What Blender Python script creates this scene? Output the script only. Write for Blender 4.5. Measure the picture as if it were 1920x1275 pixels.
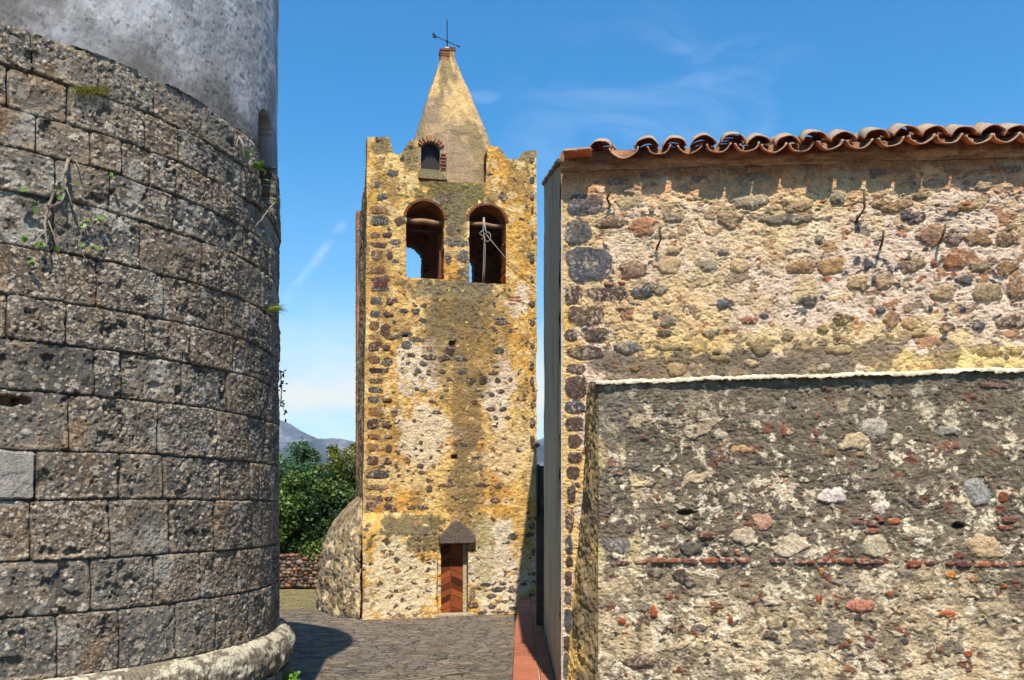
import bpy, bmesh, math, random
import numpy as np
from mathutils import Vector, Matrix
sc = bpy.context.scene
for o in list(bpy.data.objects): bpy.data.objects.remove(o)

# ------------------------------------------------------------------ camera
FPX = 1700.0; EYE = 2.5; HX, HY = 960.0, 940.0      # survey of the photograph: focal length, eye height, vanishing point
cam_d = bpy.data.cameras.new('camera'); cam = bpy.data.objects.new('camera', cam_d)
sc.collection.objects.link(cam); sc.camera = cam
cam.location = (0, 0, EYE); cam.rotation_euler = (math.radians(90), 0, 0)
cam_d.sensor_width = 36; cam_d.lens = FPX / 1920 * 36
cam_d.shift_y = (HY - 637.5) / 1920
cam_d.clip_start = 0.1; cam_d.clip_end = 12000
sc.render.resolution_x = 1024; sc.render.resolution_y = 680

# ------------------------------------------------------------------ light
SUN = Vector((0.09, -1.0, 1.525)).normalized()
SUN_EL = math.asin(SUN.z)
ld = bpy.data.lights.new('sun', 'SUN'); ld.energy = 4.5; ld.angle = math.radians(0.5); ld.color = (1.0, 0.90, 0.76)
sun = bpy.data.objects.new('sun', ld); sc.collection.objects.link(sun)
sun.rotation_euler = SUN.to_track_quat('Z', 'Y').to_euler(); sun.location = (2, -8, 20)
sc.view_settings.view_transform = 'Standard'; sc.view_settings.look = 'None'
sc.view_settings.exposure = 0.9; sc.view_settings.gamma = 1.0
sc.render.engine = 'CYCLES'

class NT:
    """small helper around a node tree"""
    def __init__(s, tree): s.t = tree; s.n = tree.nodes; s.l = tree.links
    def new(s, typ, **kw):
        nd = s.n.new(typ)
        for k, v in kw.items():
            if k.startswith('i_'):
                key = k[2:]; key = int(key) if key.isdigit() else key
                nd.inputs[key].default_value = v
            else: setattr(nd, k, v)
        return nd
    def link(s, a, b): s.l.new(a, b)
    def math(s, op, a, b=None, clamp=False):
        nd = s.n.new('ShaderNodeMath'); nd.operation = op; nd.use_clamp = clamp
        for i, v in enumerate((a, b)):
            if v is None: continue
            if isinstance(v, (int, float)): nd.inputs[i].default_value = v
            else: s.l.new(v, nd.inputs[i])
        return nd.outputs[0]
    def mix(s, fac, a, b, blend='MIX'):
        nd = s.n.new('ShaderNodeMix'); nd.data_type = 'RGBA'; nd.blend_type = blend
        for i, v in ((0, fac), (6, a), (7, b)):
            if isinstance(v, (int, float)): nd.inputs[i].default_value = v
            elif isinstance(v, (tuple, list)): nd.inputs[i].default_value = tuple(v) + ((1,) if len(v) == 3 else ())
            else: s.l.new(v, nd.inputs[i])
        return nd.outputs[2]
    def ramp(s, fac, pts):
        nd = s.n.new('ShaderNodeValToRGB'); cr = nd.color_ramp
        while len(cr.elements) < len(pts): cr.elements.new(0.5)
        for e, (p, c) in zip(cr.elements, pts):
            e.position = p; e.color = tuple(c) + ((1,) if len(c) == 3 else ())
        s.l.new(fac, nd.inputs[0]); return nd.outputs[0]
    def noise(s, vec, scale, detail=5, rough=0.6, dist=0.0):
        nd = s.n.new('ShaderNodeTexNoise'); nd.inputs['Scale'].default_value = scale
        nd.inputs['Detail'].default_value = detail; nd.inputs['Roughness'].default_value = rough
        nd.inputs['Distortion'].default_value = dist
        s.l.new(vec, nd.inputs['Vector']); return nd.outputs['Fac']

def srgb(c):
    c = np.asarray(c, float) / 255.0
    return np.where(c <= 0.04045, c / 12.92, ((c + 0.055) / 1.055) ** 2.4)
KA = 0.72                                             # picture value -> surface albedo
def A(r, g, b): return srgb((r, g, b)) * KA
def AT(r, g, b): return tuple(float(v) for v in A(r, g, b))

def build_world():
    w = bpy.data.worlds.new('World'); sc.world = w; w.use_nodes = True
    w.node_tree.nodes.clear(); T = NT(w.node_tree)
    out = T.new('ShaderNodeOutputWorld'); bg = T.new('ShaderNodeBackground')
    sky = T.new('ShaderNodeTexSky'); sky.sky_type = 'NISHITA'; sky.sun_disc = False
    sky.sun_elevation = SUN_EL; sky.sun_rotation = math.radians(175)
    sky.air_density = 1.0; sky.dust_density = 0.3; sky.ozone_density = 1.6; sky.altitude = 100
    hs = T.new('ShaderNodeHueSaturation'); hs.inputs['Hue'].default_value = 0.488
    hs.inputs['Saturation'].default_value = 1.45; hs.inputs['Value'].default_value = 1.0
    T.link(sky.outputs[0], hs.inputs['Color'])
    tc = T.new('ShaderNodeTexCoord'); sep = T.new('ShaderNodeSeparateXYZ'); T.link(tc.outputs['Generated'], sep.inputs[0])
    y = T.math('MAXIMUM', sep.outputs[1], 0.05)
    a = T.math('DIVIDE', sep.outputs[0], y); b = T.math('DIVIDE', sep.outputs[2], y)
    fwd = T.math('MULTIPLY', T.math('SUBTRACT', sep.outputs[1], 0.15), 6.0, True)
    def d(px, py): return ((px - HX) / FPX, (HY - py) / FPX)
    comb = T.new('ShaderNodeCombineXYZ'); T.link(a, comb.inputs[0]); T.link(b, comb.inputs[1])
    # stretched wisps
    mp = T.new('ShaderNodeMapping'); mp.inputs['Rotation'].default_value = (0, 0, 0.5); mp.inputs['Scale'].default_value = (1.0, 2.6, 1)
    T.link(comb.outputs[0], mp.inputs[0])
    n1 = T.noise(mp.outputs[0], 6.0, 8, 0.62, 0.6); n2 = T.noise(comb.outputs[0], 30.0, 6, 0.65, 0.3)
    def blob(px, py, rx, ry):
        cx, cy = d(px, py)
        dx = T.math('DIVIDE', T.math('SUBTRACT', a, cx), rx / FPX); dy = T.math('DIVIDE', T.math('SUBTRACT', b, cy), ry / FPX)
        r = T.math('ADD', T.math('MULTIPLY', dx, dx), T.math('MULTIPLY', dy, dy))
        return T.math('SUBTRACT', 1.0, r, True)
    wis = T.math('MULTIPLY', T.math('SUBTRACT', n1, 0.47, True), 1.6, True)
    cl = T.math('MULTIPLY', wis, blob(1250, 190, 330, 210))
    cl = T.math('ADD', cl, T.math('MULTIPLY', T.math('MULTIPLY', blob(905, 182, 40, 16), n2), 0.4))
    cl = T.math('ADD', cl, T.math('MULTIPLY', T.math('MULTIPLY', blob(1010, 290, 90, 90), n2), 0.25))
    cl = T.math('ADD', cl, T.math('MULTIPLY', T.math('MULTIPLY', blob(600, 640, 260, 120), n1), 0.6))
    # vapour trail
    (x0, y0), (x1, y1) = d(648, 412), d(528, 572)
    L = math.hypot(x1 - x0, y1 - y0); ux, uy = (x1 - x0) / L, (y1 - y0) / L
    rx = T.math('SUBTRACT', a, x0); ry = T.math('SUBTRACT', b, y0)
    al = T.math('DIVIDE', T.math('ADD', T.math('MULTIPLY', rx, ux), T.math('MULTIPLY', ry, uy)), L)
    ac = T.math('ABSOLUTE', T.math('ADD', T.math('SUBTRACT', T.math('MULTIPLY', rx, uy), T.math('MULTIPLY', ry, ux)), T.math('MULTIPLY', T.math('SUBTRACT', n2, 0.5), 0.007)))
    tr = T.math('SUBTRACT', 1.0, T.math('DIVIDE', ac, 0.0072), True)
    tr = T.math('MULTIPLY', tr, T.math('MULTIPLY', T.math('MULTIPLY', al, 12.0, True), T.math('MULTIPLY', T.math('SUBTRACT', 1.25, al), 4.0, True)))
    tr = T.math('MULTIPLY', tr, T.math('MULTIPLY', T.math('SUBTRACT', n2, 0.40, True), 3.2))
    cl = T.math('ADD', cl, tr)
    cl = T.math('MULTIPLY', cl, fwd, True)
    # warm cloud bank just over the horizon
    bank = T.math('MULTIPLY', T.math('SUBTRACT', 1.0, T.math('MULTIPLY', T.math('ABSOLUTE', T.math('SUBTRACT', b, 0.115)), 11.0), True), T.math('MULTIPLY', T.math('SUBTRACT', T.noise(mp.outputs[0], 9.0, 6, 0.6), 0.25), 3.2, True))
    hz = T.math('POWER', T.math('SUBTRACT', 1.0, T.math('MULTIPLY', T.math('ABSOLUTE', sep.outputs[2]), 2.6), True), 1.6)
    tint = T.mix(1.0, hs.outputs[0], (0.54, 0.93, 1.06), 'MULTIPLY')
    col = T.mix(T.math('MULTIPLY', hz, 0.62), tint, (4.3, 5.6, 6.1))
    col = T.mix(T.math('MULTIPLY', bank, 0.75), col, (7.4, 6.5, 4.9))
    col = T.mix(T.math('MULTIPLY', cl, 0.36, True), col, (6.6, 7.0, 7.4))
    T.link(col, bg.inputs[0]); bg.inputs[1].default_value = 0.102
    T.link(bg.outputs[0], out.inputs[0])
build_world()

# ------------------------------------------------------------------ naming helpers
C = sc.collection
def tag(o, label=None, cat=None, group=None, kind=None):
    if label: o['label'] = label
    if cat: o['category'] = cat
    if group: o['group'] = group
    if kind: o['kind'] = kind
    return o
def empty(name, loc, label, cat, group=None):
    o = bpy.data.objects.new(name, None); C.objects.link(o); o.location = loc; o.empty_display_size = 0.3
    bpy.context.view_layer.update()
    return tag(o, label, cat, group)
def put(o, parent):
    if parent is not None:
        p = parent; off = Vector((0, 0, 0))
        while p is not None: off += p.location; p = p.parent
        o.parent = parent; o.location = Vector(o.location) - off
    return o

# ------------------------------------------------------------------ numpy noise
def _h(ix, iy, seed):
    x = (ix.astype(np.int64) * 374761393 + iy.astype(np.int64) * 668265263 + seed * 2246822519) & 0xFFFFFFFF
    x = ((x ^ (x >> 13)) * 1274126177) & 0xFFFFFFFF
    x = ((x ^ (x >> 16)) * 2654435761) & 0xFFFFFFFF
    x = x ^ (x >> 15)
    return (x & 0xFFFFFF).astype(np.float32) / 16777215.0
def vn(x, y, seed=0):
    ix = np.floor(x); iy = np.floor(y); fx = (x - ix); fy = (y - iy)
    fx = fx * fx * (3 - 2 * fx); fy = fy * fy * (3 - 2 * fy)
    a = _h(ix, iy, seed); b = _h(ix + 1, iy, seed); c = _h(ix, iy + 1, seed); d = _h(ix + 1, iy + 1, seed)
    return (a * (1 - fx) + b * fx) * (1 - fy) + (c * (1 - fx) + d * fx) * fy
def fbm(x, y, octv=4, seed=0, gain=0.5):
    s = 0; a = 1; t = 0
    for k in range(octv):
        s = s + a * vn(x * 1.0, y * 1.0, seed + k * 17); t += a; a *= gain
        x, y = 2.03 * (0.8 * x - 0.6 * y) + 3.1, 2.03 * (0.6 * x + 0.8 * y) + 7.7
    return s / t
def sst(a, b, x):
    t = np.clip((x - a) / (b - a), 0, 1); return t * t * (3 - 2 * t)
def worley(x, y, seed, jit=0.8):
    ix = np.floor(x); iy = np.floor(y)
    f1 = np.full(x.shape, 9.0, np.float32); f2 = f1.copy()
    dx1 = np.zeros_like(f1); dy1 = np.zeros_like(f1); cx1 = np.zeros(x.shape, np.int64); cy1 = cx1.copy()
    for i in (-1, 0, 1):
        for j in (-1, 0, 1):
            cx = ix + i; cy = iy + j
            px = cx + 0.5 + jit * (_h(cx, cy, seed) - 0.5); py = cy + 0.5 + jit * (_h(cx, cy, seed + 5) - 0.5)
            dx = x - px; dy = y - py; d = np.sqrt(dx * dx + dy * dy)
            c = d < f1
            f2 = np.where(c, f1, np.minimum(f2, d)); f1 = np.where(c, d, f1)
            dx1 = np.where(c, dx, dx1); dy1 = np.where(c, dy, dy1)
            cx1 = np.where(c, cx, cx1).astype(np.int64); cy1 = np.where(c, cy, cy1).astype(np.int64)
    return f1, f2, dx1, dy1, cx1, cy1
def lerp(a, b, m):
    m = np.asarray(m)[..., None]; return a * (1 - m) + b * m
class Surf:
    """height + colour fields over a wall measured in metres (U across, Z up)"""
    def __init__(s, u0, u1, z0, z1, step):
        nu = int(round((u1 - u0) / step)) + 1; nz = int(round((z1 - z0) / step)) + 1
        s.u = np.linspace(u0, u1, nu); s.z = np.linspace(z0, z1, nz)
        s.U, s.Z = np.meshgrid(s.u, s.z); s.h = np.zeros(s.U.shape); s.c = np.zeros(s.U.shape + (3,)); s.st = np.zeros(s.U.shape)
    def rubble(s, seed, cell, aspect, prob, rmin, rmax, pal, bulge=0.02, where=None, rough=0.3, var=0.35, edge=0.06, tint=0.0):
        wx = (fbm(s.U / cell * 1.6, s.Z / cell * 1.6, 3, seed + 31) - 0.5) * rough * 2; wy = (fbm(s.U / cell * 1.6 + 9, s.Z / cell * 1.6, 3, seed + 57) - 0.5) * rough * 2
        f1, f2, dx, dy, cx, cy = worley(s.U / (cell * aspect) + wx / aspect, s.Z / cell + wy, seed)
        r = [_h(cx, cy, seed + 100 + k) for k in range(7)]
        ang = (r[4] - 0.5) * 1.2; ca, sa = np.cos(ang), np.sin(ang)
        dx = dx * aspect
        ex = np.abs(dx * ca + dy * sa); ey = np.abs(-dx * sa + dy * ca) * (1.0 + 0.9 * r[5]); ex = ex / (0.9 + 0.35 * aspect)
        px_ = (dx * ca + dy * sa) / (0.9 + 0.35 * aspect); py_ = (-dx * sa + dy * ca) * (1.0 + 0.9 * r[5]); d = np.zeros_like(ex)
        for k in range(6):
            th = math.pi * 2 * k / 6 + (_h(cx, cy, seed + 200 + k) - .5) * 0.9; d = np.maximum(d, (px_ * np.cos(th) + py_ * np.sin(th)) / (0.72 + 0.4 * _h(cx, cy, seed + 220 + k)))
        d = 0.8 * d + 0.2 * np.hypot(px_, py_)
        rad = rmin + (rmax - rmin) * r[1]
        q = d / rad + (fbm(s.U / cell * 5, s.Z / cell * 5, 3, seed + 77) - 0.5) * 0.5
        m = sst(1.06, 1.06 - edge * 3, q) * (r[0] < prob) * sst(0.0, 0.06, f2 - f1)
        if where is not None: m = m * where
        m = m * (1 - s.st)
        pal = np.array(pal); idx = np.minimum((r[2] * len(pal)).astype(int), len(pal) - 1)
        col = pal[idx] * (1 - var / 2 + var * r[3])[..., None] * (0.75 + 0.5 * fbm(s.U * 22, s.Z * 22, 3, seed + 3))[..., None]
        s.c = lerp(s.c, col, m)
        ring = sst(1.35, 1.1, q) * (r[0] < prob) * (1 - m) * (1 - s.st) * (1 if where is None else where)
        s.h = s.h * (1 - 0.35 * m) + m * (bulge * (0.2 + 0.9 * r[5]) * np.clip(1.15 - q, 0, 0.25) * 2 + (fbm(s.U * 30, s.Z * 34, 2, seed + 5) - .5) * 0.018) - ring * bulge * 0.3
        s.st = np.maximum(s.st, m); return m
    def stone(s, u, z, w, hh, col, bulge=0.014, p=3.0, rag=0.25, seed=None, ang=0.0, soft=0.1, grain=0.5):
        seed = seed if seed is not None else int(abs(u * 977 + z * 1313)) + 11
        a, b = w / 2, hh / 2; R = max(a, b) * 1.5 + 0.02
        i0, i1 = np.searchsorted(s.z, (z - R, z + R)); j0, j1 = np.searchsorted(s.u, (u - R, u + R))
        if i1 <= i0 or j1 <= j0: return
        sl = (slice(i0, i1), slice(j0, j1)); X = s.U[sl] - u; Y = s.Z[sl] - z
        ca, sa = math.cos(ang), math.sin(ang); X, Y = X * ca + Y * sa, -X * sa + Y * ca
        f = 1.6 / max(0.06, min(w, hh))
        X = X + (fbm(s.U[sl] * f, s.Z[sl] * f, 3, seed) - 0.5) * a * rag * 1.6; Y = Y + (fbm(s.U[sl] * f, s.Z[sl] * f, 3, seed + 40) - 0.5) * b * rag * 1.6
        d = (np.abs(X / a) ** p + np.abs(Y / b) ** p) ** (1 / p); rs_ = np.random.RandomState(seed % 99991); dp = np.zeros_like(X)
        for k in range(7):
            th = 2 * math.pi * (k + rs_.uniform(-.3, .3)) / 7; dp = np.maximum(dp, (X / a * math.cos(th) + Y / b * math.sin(th)) / rs_.uniform(.86, 1.12))
        wp_ = 0.3 if p >= 4 else 0.65; d = d * (1 - wp_) + dp * wp_
        q = d + (fbm(s.U[sl] * f * 4, s.Z[sl] * f * 4, 2, seed + 4) - 0.5) * 0.16
        m = sst(1.0 + soft, 1.0 - soft, q)
        g = fbm(s.U[sl] * 45, s.Z[sl] * 45, 3, seed + 9); g2 = fbm(s.U[sl] * 9, s.Z[sl] * 9, 3, seed + 19)
        cc = np.array(col) * np.clip(1 + grain * 2.2 * (0.6 * g + 0.4 * g2 - .5), .35, 1.8)[..., None]
        if np.mean(col) < 0.16 and w > 0.08:
            sp_ = sst(.57, .64, fbm(s.U[sl] * 42, s.Z[sl] * 42, 2, seed + 29)) * sst(.3, .6, fbm(s.U[sl] * 6, s.Z[sl] * 6, 3, seed + 33)); cc = lerp(cc, A(190, 172, 150)[None, None], sp_ * .75)
        s.c[sl] = lerp(s.c[sl], cc, m)
        s.h[sl] = s.h[sl] * (1 - 0.65 * m) + m * (bulge * np.clip(1.2 - q, 0, 0.6) * 1.6 + (g - 0.5) * bulge * 0.5) - sst(1.3, 1.08, q) * (1 - m) * bulge * 0.4
        s.st[sl] = np.maximum(s.st[sl], m)
    def patch(s, u, z, w, hh, col, k=1.0, seed=1, f=3.5, rag=1.15, hard=0.15, onstone=0.6):
        X = (s.U - u) / (w / 2); Y = (s.Z - z) / (hh / 2)
        n = fbm(s.U * f, s.Z * f, 6, seed, 0.66)
        q = np.sqrt(X * X + Y * Y) + (n - 0.5) * rag * 2
        m = sst(1 + hard, 1 - hard, q) * k * (1 - s.st * (1 - onstone))
        s.c = lerp(s.c, np.array(col)[None, None] * (0.8 + 0.4 * fbm(s.U * 14, s.Z * 14, 3, seed + 8))[..., None], m)
        return m

# ------------------------------------------------------------------ mesh helpers
def mesh_np(name, V, F, mat, parent=None, col=None, smooth=True, mats=None, midx=None):
    me = bpy.data.meshes.new(name); V = np.ascontiguousarray(V, dtype=np.float32).reshape(-1, 3)
    F = np.ascontiguousarray(F, dtype=np.int32); k = F.shape[1]; base = V.mean(0) if len(V) else np.zeros(3)
    base = np.array([base[0], base[1], V[:, 2].min()], np.float32)
    V = V - base
    me.vertices.add(len(V)); me.vertices.foreach_set('co', V.ravel())
    me.loops.add(F.size); me.loops.foreach_set('vertex_index', F.ravel())
    me.polygons.add(len(F)); me.polygons.foreach_set('loop_start', np.arange(0, F.size, k, dtype=np.int32))
    if smooth: me.polygons.foreach_set('use_smooth', np.ones(len(F), bool))
    if col is not None:
        at = me.color_attributes.new('Col', 'FLOAT_COLOR', 'POINT')
        cc = np.ones((len(V), 4), np.float32); cc[:, :3] = np.asarray(col).reshape(-1, 3); at.data.foreach_set('color', cc.ravel())
    me.update(calc_edges=True); me.validate()
    o = bpy.data.objects.new(name, me); C.objects.link(o); o.location = [float(v) for v in base]
    for m in (mats or [mat]): me.materials.append(m)
    if midx is not None: me.polygons.foreach_set('material_index', np.asarray(midx, dtype=np.int32))
    put(o, parent); return o
def grid_mesh(name, P, mat, parent=None, col=None, keep=None, thick=0.0, N=None, jamb=None, close=False):
    nz, nu = P.shape[:2]; idx = np.arange(nz * nu).reshape(nz, nu)
    F = np.stack([idx[:-1, :-1], idx[:-1, 1:], idx[1:, 1:], idx[1:, :-1]], -1)
    K = np.ones((nz - 1, nu - 1), bool) if keep is None else keep
    faces = F[K]; V = [P.reshape(-1, 3)]; CC = [np.asarray(col).reshape(-1, 3)] if col is not None else None
    if thick > 0:
        Kp = np.zeros((nz + 1, nu + 1), bool); Kp[1:-1, 1:-1] = K
        E = []
        hb = Kp[1:, 1:-1] & ~Kp[:-1, 1:-1]; E.append((idx[:, :-1][hb], idx[:, 1:][hb]))      # lower border: a->b
        ht = ~Kp[1:, 1:-1] & Kp[:-1, 1:-1]; E.append((idx[:, 1:][ht], idx[:, :-1][ht]))
        vl = Kp[1:-1, 1:] & ~Kp[1:-1, :-1]; E.append((idx[1:, :][vl], idx[:-1, :][vl]))
        vr = ~Kp[1:-1, 1:] & Kp[1:-1, :-1]; E.append((idx[:-1, :][vr], idx[1:, :][vr]))
        a = np.concatenate([e[0] for e in E]); b = np.concatenate([e[1] for e in E])
        u = np.unique(np.concatenate([a, b])); mp = np.full(nz * nu, -1); mp[u] = np.arange(len(u))
        base = nz * nu; steps = 7; rings = []; Pf = P.reshape(-1, 3)
        Nn = np.broadcast_to(N, P.shape).reshape(-1, 3)
        rng = np.random.RandomState(3)
        for k in range(steps):
            t = k / (steps - 1); pos = Pf[u] - Nn[u] * thick * t
            if 0 < k: pos = pos + (rng.rand(*pos.shape) - 0.5) * 0.018 * np.array([1, 1, 1.0])
            V.append(pos)
            if CC is not None:
                base_c = np.asarray(jamb(pos, t)) if callable(jamb) else np.broadcast_to(jamb, pos.shape)
                CC.append(base_c)
            rings.append(base + k * len(u))
        q = []
        for k in range(steps - 1):
            q.append(np.stack([mp[b] + rings[k], mp[a] + rings[k], mp[a] + rings[k + 1], mp[b] + rings[k + 1]], -1))
        faces = np.concatenate([faces] + q)
    V = np.concatenate(V); CC = np.concatenate(CC) if CC is not None else None
    used = np.zeros(len(V), bool); used[faces.ravel()] = True; remap = np.cumsum(used) - 1
    return mesh_np(name, V[used], remap[faces], mat, parent, CC[used] if CC is not None else None)
class MB:
    """collects boxes, tubes and prisms into ONE mesh"""
    def __init__(s): s.v = []; s.f = []; s.c = []
    def add(s, V, F, c=(0.3, 0.3, 0.3)):
        b = len(s.v); s.v += [tuple(map(float, p)) for p in V]; s.f += [tuple(i + b for i in f) for f in F]; s.c += [tuple(map(float, c))] * len(V)
    def box(s, c, size, col=(0.3, 0.3, 0.3), rz=0.0, bev=0.0, jit=0.0, rng=random, M=None):
        x, y, z = [q / 2 for q in size]; b = min(bev, x * .9, y * .9, z * .9)
        if b <= 0: P = [(i * x, j * y, k * z) for i in (-1, 1) for j in (-1, 1) for k in (-1, 1)]
        bm = bmesh.new(); bmesh.ops.create_cube(bm, size=1.0)
        for v in bm.verts: v.co = Vector((v.co.x * size[0], v.co.y * size[1], v.co.z * size[2]))
        if b > 0: bmesh.ops.bevel(bm, geom=list(bm.edges), offset=b, segments=2, affect='EDGES', profile=0.6)
        R = M if M is not None else Matrix.Rotation(rz, 3, 'Z')
        V = [R @ (v.co + Vector([(rng.random() - .5) * jit for _ in range(3)])) + Vector(c) for v in bm.verts]
        bm.verts.index_update(); s.add(V, [tuple(v.index for v in f.verts) for f in bm.faces], col); bm.free()
    def tube(s, pts, rad, n=8, col=(0.3, 0.3, 0.3), cap=True):
        pts = [Vector(p) for p in pts]; V = []; F = []; m = len(pts)
        rad = rad if isinstance(rad, (list, tuple)) else [rad] * m
        for i, p in enumerate(pts):
            t = (pts[min(i + 1, m - 1)] - pts[max(i - 1, 0)]).normalized()
            a = t.cross(Vector((0.13, 0.2, 0.97)) if abs(t.z) < 0.9 else Vector((1, 0, 0))).normalized(); b = t.cross(a)
            for k in range(n):
                th = 2 * math.pi * k / n; V.append(p + (a * math.cos(th) + b * math.sin(th)) * rad[i])
        for i in range(m - 1):
            for k in range(n): F.append((i * n + k, i * n + (k + 1) % n, (i + 1) * n + (k + 1) % n, (i + 1) * n + k))
        if cap: F.append(tuple(range(n))[::-1]); F.append(tuple((m - 1) * n + k for k in range(n)))
        s.add(V, F, col)
    def prism(s, poly, thick, frame, col=(0.3, 0.3, 0.3)):
        """poly in (a,b); frame(a,b,d) -> world"""
        n = len(poly); V = [frame(a, b, 0) for a, b in poly] + [frame(a, b, thick) for a, b in poly]
        F = [tuple(range(n)), tuple(range(2 * n - 1, n - 1, -1))] + [(i, i + n, (i + 1) % n + n, (i + 1) % n) for i in range(n)]
        s.add(V, F, col)
    def build(s, name, mat, parent=None, smooth=False):
        V = np.array(s.v); base = Vector((float(V[:, 0].mean()), float(V[:, 1].mean()), float(V[:, 2].min())))
        me = bpy.data.meshes.new(name); me.from_pydata([Vector(p) - base for p in s.v], [], s.f)
        at = me.color_attributes.new('Col', 'FLOAT_COLOR', 'POINT')
        at.data.foreach_set('color', np.hstack([np.array(s.c), np.ones((len(s.c), 1))]).astype(np.float32).ravel())
        bm = bmesh.new(); bm.from_mesh(me); bmesh.ops.recalc_face_normals(bm, faces=bm.faces); bm.to_mesh(me); bm.free()
        if smooth:
            me.polygons.foreach_set('use_smooth', np.ones(len(me.polygons), bool))
        me.materials.append(mat); o = bpy.data.objects.new(name, me); C.objects.link(o); o.location = base
        return put(o, parent)

# ------------------------------------------------------------------ materials
def mat_attr(name, fine=40.0, amount=0.5, bump=0.4, bdist=0.01, rough=0.92, speck=None, coarse=6.0):
    m = bpy.data.materials.new(name); m.use_nodes = True; T = NT(m.node_tree); T.n.clear()
    out = T.new('ShaderNodeOutputMaterial'); bs = T.new('ShaderNodeBsdfPrincipled'); T.link(bs.outputs[0], out.inputs[0])
    at = T.new('ShaderNodeAttribute', attribute_name='Col'); geo = T.new('ShaderNodeNewGeometry')
    n1 = T.noise(geo.outputs['Position'], fine, 6, 0.7, 0.3); n2 = T.noise(geo.outputs['Position'], coarse, 5, 0.6, 0.2)
    f1 = T.math('MAXIMUM', T.math('ADD', T.math('MULTIPLY', n1, amount * 4.4), 1 - amount * 2.2), 0.3); f2 = T.math('ADD', T.math('MULTIPLY', n2, amount * 1.6), 1 - amount * 0.8)
    cc = T.new('ShaderNodeVectorMath', operation='SCALE'); T.link(at.outputs['Color'], cc.inputs[0]); T.link(T.math('MULTIPLY', f1, f2), cc.inputs['Scale'])
    T.link(cc.outputs[0], bs.inputs['Base Color']); bs.inputs['Roughness'].default_value = rough
    bs.inputs['Specular IOR Level'].default_value = 0.2
    bp = T.new('ShaderNodeBump'); bp.inputs['Strength'].default_value = bump; bp.inputs['Distance'].default_value = bdist
    T.link(n1, bp.inputs['Height']); T.link(bp.outputs[0], bs.inputs['Normal'])
    return m
M_stone = mat_attr('weathered_masonry', 50, 0.52, 0.8, 0.02)
M_tower = mat_attr('weathered_ochre_plaster', 20, 0.42, 0.9, 0.04, coarse=5.0)
M_lintel = mat_attr('pitted_basalt', 26, 0.6, 1.0, 0.03, coarse=9.0)
M_cong = mat_attr('conglomerate_stone', 70, 0.5, 0.9, 0.015)
M_plaster = mat_attr('lime_plaster', 30, 0.16, 0.5, 0.01, coarse=2.5)
M_wood = mat_attr('dark_wood', 60, 0.35, 0.3, 0.004, 0.6)
M_tile = mat_attr('terracotta', 38, 0.4, 0.5, 0.006, 0.85)
M_iron = mat_attr('rusty_iron', 60, 0.3, 0.3, 0.002, 0.6)
M_rope = mat_attr('rope_fibre', 120, 0.25, 0.4, 0.003, 0.9)
M_bark = mat_attr('bark', 50, 0.4, 0.8, 0.01)
M_rock = mat_attr('field_stone', 25, 0.45, 0.9, 0.02)
def mat_leaf(name):
    m = bpy.data.materials.new(name); m.use_nodes = True; T = NT(m.node_tree); T.n.clear()
    out = T.new('ShaderNodeOutputMaterial'); bs = T.new('ShaderNodeBsdfPrincipled')
    at = T.new('ShaderNodeAttribute', attribute_name='Col'); T.link(at.outputs['Color'], bs.inputs['Base Color'])
    bs.inputs['Roughness'].default_value = 0.45; bs.inputs['Specular IOR Level'].default_value = 0.4
    tr = T.new('ShaderNodeBsdfTranslucent'); T.link(at.outputs['Color'], tr.inputs[0]); mx = T.new('ShaderNodeMixShader'); mx.inputs[0].default_value = 0.3
    T.link(bs.outputs[0], mx.inputs[1]); T.link(tr.outputs[0], mx.inputs[2]); T.link(mx.outputs[0], out.inputs[0]); return m
M_leaf = mat_leaf('leaf')

# ------------------------------------------------------------------ wall planes
class Plane:
    def __init__(s, p0, p1):
        s.o = np.array([p0[0], p0[1]]); d = np.array([p1[0] - p0[0], p1[1] - p0[1]], float); s.len = np.hypot(*d); s.u = d / s.len
        s.n = np.array([s.u[1], -s.u[0]])              # outward, towards the camera side
    def pos(s, U, Z, h=0.0):
        U, Z, h = np.broadcast_arrays(np.asarray(U, float), np.asarray(Z, float), np.asarray(h, float))
        return np.stack([s.o[0] + s.u[0] * U + s.n[0] * h, s.o[1] + s.u[1] * U + s.n[1] * h, Z], -1)
    def at(s, px, py, off=0.0):
        a = (px - HX) / FPX; o = s.o + s.n * off       # survey point -> (u, z) on the wall
        # (o + u*t) = (a*d, d)
        t = (a * o[1] - o[0]) / (s.u[0] - a * s.u[1]); d = o[1] + s.u[1] * t
        return t, EYE + (HY - py) / FPX * d
    def mpp(s, px): t, z = s.at(px, HY); return (s.o[1] + s.u[1] * t) / FPX
    def vec(s, u, z, h=0.0): return Vector([float(q) for q in s.pos(u, z, h)])

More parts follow.
